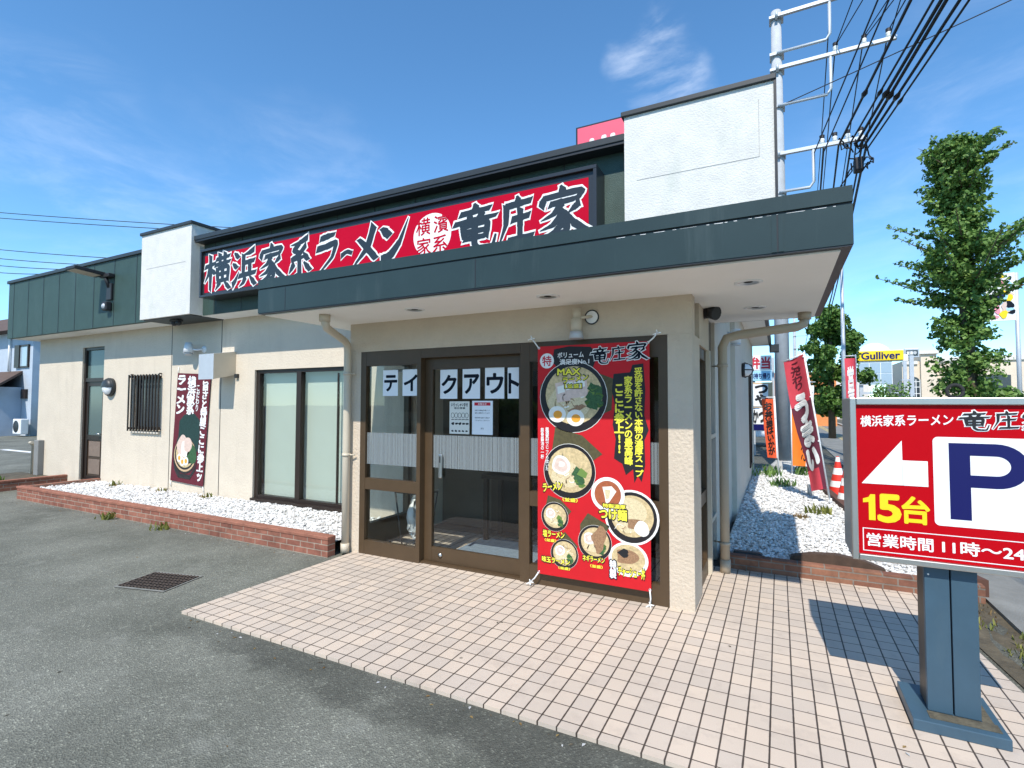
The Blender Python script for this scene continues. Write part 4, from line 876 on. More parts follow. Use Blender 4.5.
# ------------------------------------------------------------------ menu banner on the porch
BN = thing('menu_banner', 'large red menu banner with ramen bowls and yellow lettering tied over the glass', 'banner', (-.78, -.06, .1))
A0, A1, B0, B1 = -1.265, -.312, .115, 2.045
mb = MB('red_cloth'); nx, nz = 10, 20; vs = []
mb.box(A0, A1, -.055, -.052, B0, B1); mb.build('cloth', BN)
WB, HB = A1 - A0, B1 - B0
pl0 = FRONT(-.0555)
bp = Plane(pl0(A0, B0), (WB, 0, 0), (0, 0, HB), (0, -1, 0))          # u, v in 0..1
AR = WB / HB
mb = MB()
def disc(m, u, v, r, h, ry=None, n=32, wob=0, seed=0): mb.use(m); bp.disc(mb, (u, v), r, (ry or r) * AR, h, n, wob, seed)
def bowl(u, v, r, h, seed=0, greens=True, slice_=True, soup='soup', rim='bowl_black', squash=1, egg=False):
    disc('egg_white', u, v, r * 1.025, h, r * 1.025 * squash); disc(rim, u, v, r * 1.01, h + .0004, r * 1.01 * squash); disc(soup, u + r * .02, v + r * .05 * AR, r * .86, h + .0008, r * .83 * squash)
    disc('noodle', u - r * .1, v - r * .1 * AR, r * .62, h + .0011, r * .5 * squash, 26, .12, seed)
    gn = random.Random(seed + 50)                        # noodle strands and oil drops
    for k in range(26):
        a = gn.random() * 6.283; q = r * .6 * math.sqrt(gn.random()); cu, cv = u - r * .05 + q * math.cos(a), v - r * .05 * AR + q * math.sin(a) * AR * squash; b_ = gn.random() * 6.283; l_ = r * gn.uniform(.15, .4); w_ = r * .018
        mb.use(('noodle', 'egg_white', 'soup', 'brown_meat', 'tan_board')[k % 5]); pts = []
        for t_ in range(6): x_ = (t_ / 5 - .5) * l_; y_ = .18 * l_ * math.sin(t_ * 1.1 + k); pts.append((x_ * math.cos(b_) - y_ * math.sin(b_), x_ * math.sin(b_) + y_ * math.cos(b_)))
        bp.poly(mb, [(cu + x_, cv + (y_ + w_) * AR) for x_, y_ in pts] + [(cu + x_, cv + (y_ - w_) * AR) for x_, y_ in pts[::-1]], h + .00115 + k * 1e-5)
    if slice_:
        disc('white', u - r * .32, v + r * .22 * AR, r * .36, h + .0015, None, 22, .06, seed); disc('chashu', u - r * .33, v + r * .22 * AR, r * .27, h + .0018, None, 18, .12, seed + 1); disc('egg_white', u - r * .30, v + r * .25 * AR, r * .12, h + .002, None, 12, .2, seed + 2)
    if greens:
        g_ = random.Random(seed)
        for k in range(14):
            disc('greens' if k % 3 else 'leaf', u + r * (.42 + .2 * (g_.random() - .5)), v + r * AR * (-.28 + .5 * (g_.random() - .5)), r * (.10 + .1 * g_.random()), h + .0015 + k * .00005, None, 7, .35, k)
def nori(pts, h): mb.use('nori'); bp.poly(mb, pts, h)
def wr(s, box, h, m='yellow_print', bold=.035, outline=None, vertical=False, warp=.02, sh=.0):
    if outline: mb.use(outline); txt(mb, bp, s, (box[0] - .004, box[1] + .004, box[2] - .002, box[3] + .002), h - .0004, bold + .06, warp, sh, vertical, seed=3)
    mb.use(m); txt(mb, bp, s, box, h, bold, warp, sh, vertical, seed=3)
# top: black brush patch, lettering, emblem
mb.use('ink'); bp.poly(mb, [(.16, .985), (.30, .995), (.50, .988), (.56, .95), (.52, .90), (.40, .885), (.22, .89), (.14, .93)], .0005)
nori([(.03, .83), (.30, .925), (.70, .85), (.68, .72), (.55, .69), (.12, .70), (.02, .79)], .0008)
bowl(.335, .775, .305, .0012, 5, False, False)
for k, (u, v, m) in enumerate([(.24, .80, 'chashu'), (.32, .815, 'egg_white'), (.40, .82, 'chashu')]):
    mb.use('chashu'); bp.poly(mb, [(u - .07, v + .035), (u + .06, v + .045), (u + .075, v - .04), (u - .05, v - .05)], .0026 + k * .0003); mb.use('egg_white'); bp.poly(mb, [(u - .05, v + .02), (u + .04, v + .03), (u + .05, v), (u - .045, v - .012)], .0028 + k * .0003)
g_ = random.Random(4)
for k in range(40): disc('greens' if k % 4 else 'leaf', .53 + .10 * (g_.random() - .5), .775 + .085 * (g_.random() - .5), .018 + .022 * g_.random(), .0026 + k * .00003, None, 7, .4, k)
mb.use('brown_meat'); bp.poly(mb, [(.28, .715), (.42, .745), (.46, .735), (.34, .70)], .003)
for u, v in ((.19, .70), (.36, .685)):
    disc('egg_white', u, v, .082, .0036, .072, 26); disc('yolk', u + .005, v - .002, .042, .004, .036, 20)
disc('white', .09, .935, .068, .0012); mb.use('red_ink'); txt(mb, bp, '特', (.045, .135, .912, .958), .002, .02, .02)
wr('ボリューム', (.19, .44, .945, .97), .002, 'white', .02); wr('満足度No.1', (.21, .49, .915, .94), .002, 'white', .02)
wr('MAX', (.19, .41, .870, .898), .005, 'yellow_print', .03, 'ink'); wr('ラーメン', (.24, .48, .835, .868), .005, 'yellow_print', .03, 'ink', sh=.12); wr('【並盛】', (.26, .42, .812, .832), .005, 'yellow_print', .02, 'ink')
brush_line(mb, bp, [('竜', (.50, .665, .915, .985)), ('庄', (.67, .80, .925, .985)), ('家', (.81, .985, .925, 1.0))], .0028, 'ink_blue', 'white', 4, 12)
mb.use('ink'); g_ = random.Random(9)
edge = [(.70, .87), (.84, .875), (.86, .905), (.95, .91), (.965, .80), (.955, .70), (.99, .64), (.955, .60), (.96, .50), (.93, .43), (.90, .455), (.87, .425), (.86, .48), (.80, .455), (.77, .50), (.70, .52), (.715, .60), (.69, .66), (.71, .74), (.685, .80)]
bp.poly(mb, edge, .0012)
wr('妥協を許さない本物の濃厚スープ', (.875, .945, .445, .90), .002, 'yellow_print', .03, None, True)
wr('家系ラーメンの最高峰', (.79, .86, .49, .865), .002, 'yellow_print', .03, None, True)
wr('ここに参上!!', (.705, .79, .54, .83), .002, 'yellow_print', .035, None, True)
wr('厳選素材でじっくり炊いた', (.075, .11, .45, .645), .002, 'white', .02, None, True); wr('豚骨醤油の一杯', (.03, .062, .50, .64), .002, 'white', .02, None, True)
# second bowl
nori([(.17, .645), (.42, .61), (.60, .535), (.50, .50), (.12, .48)], .0012)
bowl(.30, .455, .235, .0016, 11); wr('ラーメン', (.05, .24, .36, .405), .005, 'yellow_print', .035, 'ink', sh=.1); wr('（並盛）', (.24, .38, .325, .342), .005, 'yellow_print', .03)
nori([(.10, .345), (.22, .33), (.32, .285), (.28, .26), (.08, .30)], .0014); bowl(.165, .255, .125, .0018, 12); wr('塩ラーメン', (.05, .26, .165, .195), .005, 'yellow_print', .03, 'ink'); wr('（並盛）', (.07, .18, .145, .158), .005, 'yellow_print', .03)
nori([(.40, .235), (.47, .285), (.66, .24), (.62, .20), (.40, .20)], .0014); bowl(.53, .165, .145, .0018, 13, True, True); mb.use('brown_meat'); bp.disc(mb, (.57, .18), .06, .05 * AR * 2, .0042, 18, .3, 2)
wr('ネギラーメン', (.42, .62, .085, .11), .005, 'yellow_print', .03, 'ink'); wr('（並盛）', (.49, .60, .062, .075), .005, 'yellow_print', .03)
nori([(.20, .165), (.26, .195), (.38, .14), (.34, .11), (.2, .13)], .0014); bowl(.255, .10, .125, .0020, 14); wr('味玉ラーメン', (.04, .31, .055, .08), .005, 'yellow_print', .03, 'ink'); wr('（並盛）', (.20, .31, .034, .046), .005, 'yellow_print', .03)
# dipping noodles
disc('white', .845, .285, .225, .0014); bowl(.845, .285, .205, .0018, 15, False, False); disc('noodle', .83, .305, .13, .0036, None, 26, .1, 3); disc('brown_meat', .88, .26, .08, .0038, .05, 16, .2, 4); disc('egg_white', .93, .245, .06, .004, None, 18, .1, 5)
disc('white', .645, .37, .145, .0044); disc('broth_red', .645, .37, .115, .0047); mb.use('egg_white'); bp.poly(mb, [(.60, .40), (.68, .405), (.72, .385), (.66, .34), (.63, .33), (.62, .36)], .005); mb.use('noodle'); bp.poly(mb, [(.62, .39), (.67, .39), (.66, .355), (.63, .35)], .0053)
wr('特製濃厚', (.60, .80, .315, .333), .0062, 'yellow_print', .03, 'ink'); wr('つけ麺', (.57, .81, .268, .312), .0062, 'yellow_print', .04, 'ink')
disc('white', .815, .115, .165, .0016, .14); disc('soup', .815, .118, .14, .002, .115); disc('brown_meat', .80, .125, .09, .0023, .07, 20, .2, 3); disc('ink', .78, .138, .045, .0026, .03, 12, .3, 6)
wr('特製', (.66, .715, .03, .105), .005, 'white', .04, 'ink_blue', True); wr('チャーシュー丼', (.73, .955, .045, .085), .005, 'yellow_print', .035, 'ink')
mb.build('print', BN)
# hem and ties
for x, z in ((A0 + .01, B1 - .012), (A1 - .01, B1 - .012), (A0 + .01, B0 + .012), (A1 - .01, B0 + .012)): b = MB('steel'); b.lathe((x, -.0555, z), [(.006, .001), (.010, .002), (.012, 0)], 12, 'y'); b.build('eyelet', BN)
for (x, z, x2, z2) in ((A0 + .01, B1 - .012, A0 - .06, B1 + .075), (A1 - .01, B1 - .012, A1 + .06, B1 + .06), (A0 + .01, B0 + .012, A0 - .07, B0 - .085), (A1 - .01, B0 + .012, A1 - .01, B0 - .10)):
    b = MB('white'); b.tube([(x, -.058, z), ((x + x2) / 2 + .006, -.06, (z + z2) / 2 - .004), (x2, -.05, z2)], .006, 6)
    for k in range(4): b.tube([(x2, -.05, z2), (x2 + .03 * math.cos(k * 1.7), -.052 - .01 * k, z2 + .025 * math.sin(k * 1.9))], [.007, .004], 6)
    b.build('tie_cord', BN)

# ------------------------------------------------------------------ maroon banner on the front wall
BW = thing('wall_banner', 'narrow maroon banner with white brush lettering and a ramen bowl on the cream wall', 'banner', (-7.65, .87, .25))
bo = Vector((-8.235, .875, .30)); bu = Vector((.86, 0, -.04)); bv = Vector((.13, 0, 1.74))
b = MB('maroon'); q = [bo, bo + bu, bo + bu + bv, bo + bv]; b.add([tuple(p) for p in q] + [tuple(p + Vector((0, .003, 0))) for p in q], [(0, 1, 2, 3), (7, 6, 5, 4), (0, 4, 5, 1), (1, 5, 6, 2), (2, 6, 7, 3), (3, 7, 4, 0)]); b.build('cloth', BW)
bp = Plane(bo, bu, bv, (0, -1, 0)); AR = .86 / 1.74; mb = MB()
mb.use('nori_dark'); bp.poly(mb, [(.16, .56), (.30, .62), (.60, .64), (.78, .58), (.80, .46), (.78, .30), (.20, .30), (.16, .42)], .001)
disc('bowl_black', .40, .25, .36, .0014, .34); disc('tan_board', .40, .255, .335, .0018, .31); disc('bowl_black', .40, .26, .31, .002, .285); disc('soup', .40, .262, .275, .0022, .25); disc('nori_dark', .30, .37, .16, .0024, .16, 14, .15); disc('bowl_black', .52, .25, .12, .0024, .2, 9, .3, 8)
disc('chashu', .30, .33, .15, .0026, .2, 20, .1); disc('egg_white', .40, .31, .13, .003, .17, 20, .12, 3); disc('chashu', .47, .35, .12, .0032, .15, 20, .1, 4); disc('greens', .62, .27, .14, .003, .16, 18, .15, 5)
for k, (u, v) in enumerate([(.24, .22), (.34, .19), (.45, .20)]): disc('egg_white', u, v, .075, .0034 + k * .0002, .08, 16); disc('yolk', u, v, .04, .0038 + k * .0002, .045, 12)
mb.use('bowl_black'); bp.poly(mb, [(.05, .19), (.12, .10), (.24, .04), (.60, .04), (.74, .12), (.78, .2), (.6, .08), (.3, .08)], .0039)
wr('ラーメン', (.03, .29, .62, .985), .004, 'white', .055, None, True, .11); wr('横浜家系', (.34, .60, .62, .98), .004, 'white', .045, None, True, .09)
wr('こだわり', (.62, .72, .66, .90), .004, 'white', .03, None, True, .03); wr('旨さと特製ここに参上ッ', (.78, .98, .03, .95), .004, 'white', .045, None, True, .09)
mb.build('print', BW)
for p in (bo, bo + bu, bo + bv, bo + bu + bv):
    s = 1 if p.z > 1 else -1; b = MB('white'); b.tube([p, p + Vector((0, .015, .10 * s))], .006, 6); b.build('tie_cord', BW)

# ------------------------------------------------------------------ parking sign
PS = thing('parking_sign', 'freestanding red and white parking sign with arrow on a blue grey post', 'sign', (1.31, -.78, 0))
b = MB('steel_frame'); X0, X1, Z0, Z1 = .905, 1.715, .760, 1.587
b.box(X0, X1, -.90, -.56, Z0, Z1, .006); 
b.box(X0, X0 + .028, -.925, -.902, Z0, Z1, .004); b.box(X1 - .028, X1, -.925, -.902, Z0, Z1, .004); b.box(X0 + .029, X1 - .029, -.924, -.902, Z1 - .036, Z1, .004); b.box(X0 + .029, X1 - .029, -.924, -.902, Z0, Z0 + .03, .004)
b.build('case', PS)
b = MB('red_print'); b.box(X0 + .029, X1 - .029, -.9065, -.903, Z0 + .031, Z1 - .037); b.build('face_panel', PS)
pl = FRONT(-.907); mb = MB('white')
txt(mb, pl, '横浜家系ラーメン', (.948, 1.335, 1.438, 1.502), .0008, .022, .02, .03)
brush_line(mb, pl, [('竜', (1.35, 1.465, 1.432, 1.522)), ('庄', (1.475, 1.565, 1.438, 1.522)), ('家', (1.575, 1.675, 1.438, 1.525))], .0006, 'ink', 'white', 4.5, 12)
mb.use('white'); pl.poly(mb, [(.952, 1.148), (1.126, 1.148), (1.124, 1.372)], .0006); pl.poly(mb, [(1.1245, 1.148), (1.226, 1.148), (1.226, 1.273), (1.1245, 1.273)], .0006)
mb.use('yellow'); pl.poly(mb, [(.980, .963), (1.008, .963), (1.008, 1.094), (.988, 1.094), (.980, 1.079), (.956, 1.070), (.956, 1.050), (.980, 1.054)], .0008); txt(mb, pl, '5', (1.022, 1.110, .960, 1.096), .0008, .034); txt(mb, pl, '台', (1.118, 1.228, .962, 1.095), .0008, .03)
# white P panel with rounded corners
mb.use('white'); px0, px1, pz0, pz1, rr = 1.247, 1.66, .965, 1.395, .022; pts = []
for cx_, cz_, a0 in ((px1 - rr, pz1 - rr, 0), (px0 + rr, pz1 - rr, 90), (px0 + rr, pz0 + rr, 180), (px1 - rr, pz0 + rr, 270)):
    for k in range(7): a = R(a0 + k * 15); pts.append((cx_ + rr * math.cos(a), cz_ + rr * math.sin(a)))
pl.poly(mb, pts, .0006)
mb.use('navy'); pa, pb, z0, z1, zm, st = 1.308, 1.600, 1.000, 1.367, 1.19, .080
pl.poly(mb, [(pa, z0), (pa + st, z0), (pa + st, z1), (pa, z1)], .0012)
def arc(cx_, cz_, r_, a0, a1, n=16): return [(cx_ + r_ * 1.12 * math.cos(R(a0 + (a1 - a0) * k / n)), cz_ + r_ * math.sin(R(a0 + (a1 - a0) * k / n))) for k in range(n + 1)]
ro = (z1 - 1.157) / 2; zc = (z1 + 1.157) / 2; ri = ro - .0585; xc = pb - ro * 1.12
o_ = arc(xc, zc, ro, 90, -90); i_ = arc(xc, zc, ri, 90, -90)
o_ = [(pa + st, z1)] + o_ + [(pa + st, 1.157)]; i_ = [(pa + st, zc + ri)] + i_ + [(pa + st, zc - ri)]
for k in range(len(o_) - 1): pl.poly(mb, [o_[k], i_[k], i_[k + 1], o_[k + 1]], .0012)
mb.use('white'); txt(mb, pl, '営業時間', (.965, 1.242, .832, .898), .0008, .02); txt(mb, pl, '11時～24時', (1.268, 1.655, .833, .898), .0008, .022)
for (a, c, z0, z1) in ((.952, 1.668, .918, .922), (.952, 1.668, .806, .810), (.952, .956, .81, .918), (1.664, 1.668, .81, .918)): pl.poly(mb, [(a, z0), (c, z0), (c, z1), (a, z1)], .0006)
mb.build('lettering', PS)
b = MB('post_blue'); b.box(1.206, 1.304, -.873, -.84, .054, .759, .003); b.box(1.310, 1.410, -.873, -.84, .054, .759, .003); b.build('post', PS)
b = MB('post_core'); b.box(1.209, 1.407, -.839, -.70, .056, .757); b.build('post_core', PS)
b = MB('post_blue'); b.box(1.127, 1.486, -.985, -.60, 0, .052, .004); b.build('base_plate', PS)
b = MB('rust_grime'); vs = []
b.box(1.20, 1.465, -.945, -.876, .0525, .0545); b.box(1.412, 1.455, -.8755, -.70, .0525, .0545); b.build('grime', PS)
b = MB('white'); b.lathe((1.222, -.8735, .715), [(0, .002), (.004, .001), (.0045, 0)], 8, 'y'); b.build('screw', PS)
# wire ring lying on top of the sign
b = MB('rubber'); bm = bmesh.new(); ring = [(1.39, -.70 + .0, 1.587 + .036)]
b.tube([(1.388 + .033 * math.cos(a * math.pi / 12), -.70, 1.622 + .033 * math.sin(a * math.pi / 12)) for a in range(25)], .0085, 8)
tag(b.build('rubber_ring', org=(1.388, -.7, 1.58)), 'dark rubber ring standing on top of the parking sign', 'ring')

# ------------------------------------------------------------------ flags, cones
def flag(root_label, cat_group, foot, top, w, h0, h1, cloth, mats_, sag=.12, lean_n=(0, 0, 0), letters=None, mcol='white', strip=None, mirror=False):
    t = thing('nobori_flag', root_label, 'banner flag', foot, cat_group); f0, tp = Vector(foot), Vector(top); d = (tp - f0)
    b = MB('white_gloss'); b.tube([f0, tp], .013, 8); e = Vector(w); b.tube([tp - d * .01, tp - d * .01 - e * 1.08], .009, 8); b.tube([f0, f0 + Vector((0, 0, .08))], .02, 8); b.build('pole', t)
    nx, nz = 10, 30; vs = []
    def P(u, v): 
        q = f0 + d * (h0 + (h1 - h0) * v) - e * u
        side = Vector((e.y, -e.x, 0)).normalized(); q = q + side * (sag * .35 * math.sin(v * 7 + u * 3) * u + sag * .3 * math.sin(u * 5 + v * 2)) + e * (.20 * (1 - v) * u)
        return q - Vector((0, 0, .10 * u * (1 - abs(2 * v - 1))))
    for j in range(nz + 1):
        for i in range(nx + 1): vs.append(P(i / nx, j / nz))
    b = MB(); b.smooth = True
    for j in range(nz):
        for i in range(nx):
            b.use(cloth((i + .5) / nx, (j + .5) / nz)); a = j * (nx + 1) + i; b.add([vs[a], vs[a + 1], vs[a + nx + 2], vs[a + nx + 1]], [(0, 1, 2, 3)])
    b.build('cloth', t)
    if letters:
        class PP:                                # prints on both sides, following the cloth
            def __init__(s, off): s.off = off
            def __call__(s, a, c, h=0): return P(1 - a if not mirror else a, c) + Vector((e.y, -e.x, 0)).normalized() * (s.off)
        mb = MB(mcol)
        for s_, box, m_, bold in letters:
            mb.use(m_)
            for off in (.006, -.006): txt(mb, PP(off), s_, box, 0, bold, .03, 0, True, seed=2)
        mb.build('print', t)
    b = MB('white_gloss')
    for v in (.02, .35, .68, .98): q = P(0, v); b.tube([q - e * .03, q + e * .02], .012, 6)
    b.build('loop', t)
    return t
flag('leaning maroon and red banner flag with big white brush characters on the gravel', 'banner flags along the side', (1.235, 4.90, .09), (.92, 4.75, 2.34), (.27, -.16, .10), .10, .985,
     lambda u, v: 'red_flag' if v > .66 or (v < .16 and u > .2) else 'maroon_flag', None, .10, letters=[('うまい', (.16, .86, .16, .74), 'white', .07), ('こだわり', (.25, .75, .77, .97), 'maroon', .03)], mirror=False)
flag('orange banner flag with dark lettering right of the utility pole', 'banner flags along the side', (.80, 8.1, .05), (.80, 8.1, 2.05), (-.34, -.05, 0), .12, .95, lambda u, v: 'white' if u > .86 else 'orange', None, .07,
     letters=[('お弁当あたたかい', (.08, .42, .06, .95), 'ink', .03)])
flag('red orange banner flag with black outlined lettering left of the utility pole', 'banner flags along the side', (.56, 7.75, .05), (.50, 7.75, 1.72), (.24, -.02, 0), .25, .97, lambda u, v: 'red_orange' if u > .1 else 'white', None, .07,
     letters=[('お弁当はいかが', (.15, .78, .05, .96), 'ink', .04)])
flag('second orange banner flag standing further back along the gravel bed', 'banner flags along the side', (1.02, 11.0, 0), (1.02, 11.0, 2.15), (-.36, -.05, 0), .12, .95, lambda u, v: 'white' if u > .84 else 'orange', None, .07,
     letters=[('お弁当あたたかい', (.08, .42, .06, .95), 'ink', .03)])
flag('red banner flag just behind the left edge of the parking sign', 'banner flags along the side', (2.18, 10.2, 0), (2.18, 10.2, 2.72), (.22, -.02, 0), .35, .97, lambda u, v: 'red_flag', None, .08,
     letters=[('営業中', (.2, .8, .1, .9), 'white', .04)])
def cone(loc, label):
    t = thing('traffic_cone', label, 'traffic cone', loc, 'red and white traffic cones'); x, y, z = loc
    b = MB(); pr_ = [(.15, .03), (.125, .15), (.105, .25), (.083, .36), (.06, .47), (.04, .58), (.028, .66), (.02, .67)]
    for k in range(len(pr_) - 1): b.use('cone_red' if k % 2 == 0 else 'white'); b.lathe((x, y, z), [pr_[k], pr_[k + 1]], 20)
    b.build('cone_body', t); b = MB('cone_red'); b.box(x - .19, x + .19, y - .19, y + .19, z, z + .03, .01); b.build('base', t)
cone((1.47, 6.5, -.012), 'striped red and white traffic cone further from the parking sign'); cone((1.46, 5.1, -.012), 'striped red and white traffic cone nearest the parking sign')
b = MB('concrete')
b.tube([(1.0, 5.6, .06), (1.0, 5.6, .26)], .035, 10); tag(b.build('stake', org=(1.0, 5.6, .06)), 'short pale stake in the gravel beside the leaning flag', 'stake')

# ------------------------------------------------------------------ utility poles and wires
def upole(x, y, h, label):
    t = thing('utility_pole', label, 'utility pole', (x, y, 0), 'utility poles')
    b = MB('concrete_pole'); b.tube([(x, y, 0), (x, y, h * .5), (x, y, h)], [.17, .145, .11], 18); b.build('pole', t)
    b = MB('concrete'); b.lathe((x, y, 0), [(.30, 0), (.28, .12), (.2, .2), (.165, .25)], 14, smooth=False); b.build('footing', t)
    for z, l in ((h - .20, 2.5), (h - 1.50, 2.35), (h - 3.6, 1.75)):
        b = MB('galv'); b.box(x, x + l, y - .19, y - .11, z - .04, z + .04, .005); b.tube([(x - .02, y - .16, z), (x + .04, y - .16, z)], .09, 10)
        bx = x + (1.1 if z > h - 3 else .72); zz = z - .92
        b.tube([(bx, y - .15, z), (bx, y - .15, zz + .12), (bx - .08, y - .15, zz), (x, y - .15, zz)], .035, 8)
        b.box(x - .15, x + .16, y - .16, y + .16, z - .03, z + .03); b.box(x - .15, x + .16, y - .16, y + .16, zz - .03, zz + .03)
        a = b.build('cross_arm', t)
        for k in range(3 if l > 2 else 4):
            q = x + (1.20, 1.75, 2.2)[k] if l > 2 else x + .9 + .25 * k
            b = MB('insulator'); b.lathe((q, y - .15, z + .04), [(.03, 0), (.06, .03), (.035, .06), (.06, .09), (.04, .13), (.0, .14)], 12); b.use('cable'); b.lathe((q, y - .15, z + .16), [(.05, 0), (.055, .08), (.0, .1)], 10); b.build('insulator', a)
    return t
upole(.66, 9.75, 11.13, 'tall concrete utility pole behind the building with three cross arms')
upole(2.0, 52, 10.5, 'distant utility pole far down the street behind the trees')
def wire(a, c, r_, label, sag=.25, group='overhead wires from the utility pole', knobs=0):
    a, c = Vector(a), Vector(c); n = 16; pts = [a.lerp(c, k / n) - Vector((0, 0, sag * 4 * (k / n) * (1 - k / n))) for k in range(n + 1)]
    b = MB('cable'); b.tube(pts, r_, 5, False)
    for k in range(knobs):
        t_ = .08 + .5 * k / max(knobs, 1) + .03 * (k % 2); i = int(t_ * n); p = pts[i].lerp(pts[i + 1], t_ * n - i); dd = (pts[i + 1] - pts[i]).normalized(); b.tube([p - dd * .13, p, p + dd * .13], [r_, r_ * 2.1, r_], 6)
    return tag(b.build('power_line', org=a), label, 'power line', group)
LB1 = 'thin black wire carried by the cross arms of the tall utility pole'; LB2 = 'thick bundled black cable running overhead towards the tall utility pole'
WIRES_NEAR = [(1.86, 9.8, 11.65, -14.0, 15.81, 0.012, 0), (1.86, 9.8, 6.71, -14.0, 15.28, 0.012, 0), (2.41, 9.85, 14.35, -14.0, 18.71, 0.012, 2), (2.42, 9.8, 17.1, -14.0, 18.41, 0.012, 0), (2.87, 9.85, 13.02, -13.72, 21.65, 0.014, 3), (2.9, 9.75, 5.0, -14.0, 18.23, 0.012, 0), (1.9, 7.5, 4.98, -14.0, 8.94, 0.026, 4), (2.1, 7.45, 5.72, -14.0, 8.91, 0.02, 3), (2.2, 7.4, 5.73, -14.0, 8.85, 0.03, 6), (2.28, 7.35, 5.6, -14.0, 8.79, 0.03, 5), (2.34, 7.3, 6.19, -14.0, 8.74, 0.026, 6), (2.38, 7.2, 6.34, -14.0, 8.61, 0.018, 3), (1.6, 7.4, 4.34, -14.0, 8.74, 0.014, 0), (1.4, 7.4, 4.37, -14.0, 8.71, 0.014, 0)]
WIRES_LEFT = [((-63.76, 13.68, 18.68), (-35.64, 21.89, 15.1)), ((-63.77, 13.7, 18.18), (-35.65, 21.9, 14.74)), ((-62.62, 14.41, 15.33), (-42.03, 18.71, 12.6)), ((-62.2, 14.67, 14.49), (-44.34, 17.54, 12.15)), ((-61.78, 14.91, 13.82), (-46.65, 16.36, 11.86)), ((-61.46, 15.1, 13.15), (-48.39, 15.48, 11.58))]

for x0, z0, x1, y1, z1, r_, kb in WIRES_NEAR: wire((x0, 9.6, z0), (x1, y1, z1), r_, LB2 if r_ > .02 else LB1, .15, 'thick overhead cables' if r_ > .02 else 'overhead wires from the utility pole', kb)
for k, (x0, z0) in enumerate([(1.8, 11.1), (1.86, 9.8), (2.4, 9.8), (2.86, 9.8), (1.6, 7.62), (1.9, 7.62), (2.15, 7.62), (2.35, 7.5), (2.4, 7.3)]):
    wire((x0, 9.6, z0), (x0 + 1.2, 52, z0 - .8 if z0 > 8 else z0 - .5), .014 if k < 4 else .022, 'black wire running from the tall utility pole down the street', 1.2, 'wires running down the street')
wire((.72, 9.6, 8.7), (24, 6, 13.5), .012, 'single thin wire crossing the sky to the right of the utility pole', .2)
b = MB('cable'); g_ = random.Random(3)
for k in range(12):
    p = Vector((2.0 + g_.random() * .5, 9.4 + g_.random() * .5, 6.7 + g_.random() * .9)); pts = [p]
    for q in range(4): pts.append(pts[-1] + Vector((g_.uniform(-.12, .12), g_.uniform(-.3, .3), g_.uniform(-.18, .14))))
    b.tube(pts, .016, 5, False)
b.box(2.15, 2.33, 9.4, 9.65, 6.75, 7.05, .03)
tag(b.build('cable_tangle', org=(2.2, 9.6, 7.0)), 'tangle of black cables and splice boxes hanging at the end of the lowest cross arm', 'cable tangle')
for a, c in WIRES_LEFT: wire(a, c, .030, 'thin wire high in the sky above the left roof edge', .12, 'wires over the left roof')

# ------------------------------------------------------------------ trees
def leaves(mb, pts, n, s, seed, spread=.35, flat=.5):
    g = np.random.default_rng(seed); vs = []; fs = []
    P = np.array([p[:3] for p in pts]); Rr_ = np.array([p[3] for p in pts]); w = Rr_ ** 2; w = w / w.sum()
    idx = g.choice(len(pts), n, p=w)
    for i in idx:
        d = g.normal(size=3); d /= np.linalg.norm(d); c = P[i] + d * Rr_[i] * (g.random() ** .45) * np.array((1, 1, .85))
        nrm = d * .5 + g.normal(size=3) * .6 + np.array((0, 0, .5)); nrm /= np.linalg.norm(nrm); a = np.cross(nrm, g.normal(size=3)); a /= np.linalg.norm(a); b_ = np.cross(nrm, a); k = s * g.uniform(.6, 1.3); b0 = len(vs)
        vs += [c - a * k * .5, c + b_ * k * .42 + nrm * k * .08, c + a * k * .55, c - b_ * k * .42 + nrm * k * .08]; fs.append((b0, b0 + 1, b0 + 2, b0 + 3))
    mb.add(vs, fs)
def tree(label, base, trunk, clumps, n, s, seed, leafm='leaf', limbs=()):
    t = thing('tree', label, 'tree', base); b = MB('bark'); b.tube(trunk[0], trunk[1], 10)
    for l_ in limbs: b.tube(l_[0], l_[1], 7)
    b.build('trunk', t); b = MB(leafm); leaves(b, clumps, n, s, seed); b.build('crown', t); return t
g_ = random.Random(21); bx, by = 4.2, 10.15; cl = []; limbs = []
def env(z):
    tab = [(.9, .45), (1.6, .56), (2.4, .58), (3.2, .58), (3.9, .66), (4.5, 1.0), (5.0, .82), (5.4, .46), (5.9, .45), (6.4, .56), (7.0, .50), (7.45, .22)]
    for (a, r_), (c, q) in zip(tab[:-1], tab[1:]):
        if z <= c: return r_ + (q - r_) * (z - a) / (c - a)
    return .2
for k in range(330):
    z = g_.uniform(.9, 7.4); e = env(z) * g_.choice((.6, .85, 1.0, 1.15, 1.35)); a = g_.random() * 6.283; r_ = e * math.sqrt(g_.random()) * .82; cl.append((bx + r_ * math.cos(a) - .04 * (z - 3), by + r_ * math.sin(a), z, g_.uniform(.09, .26)))
for k in range(40): z = 1.0 + k * .15; cl.append((bx + g_.uniform(-.2, .2) - .04 * (z - 3), by - .1 + g_.uniform(-.2, .1), z, g_.uniform(.12, .24)))
for k in range(26):      # upright shoots round the top
    z = g_.uniform(5.6, 7.3); a = g_.random() * 6.283; p0 = Vector((bx - .15, by, z - .3)); p1 = p0 + Vector((math.cos(a) * .62, math.sin(a) * .62, g_.uniform(.35, .75))); p1.z = min(p1.z, 7.62); limbs.append(([p0, p0.lerp(p1, .5), p1], [.012, .008, .003]))
    for q in range(5): p = p0.lerp(p1, .45 + q * .13); cl.append((p.x, p.y, p.z, .12 - .014 * q))
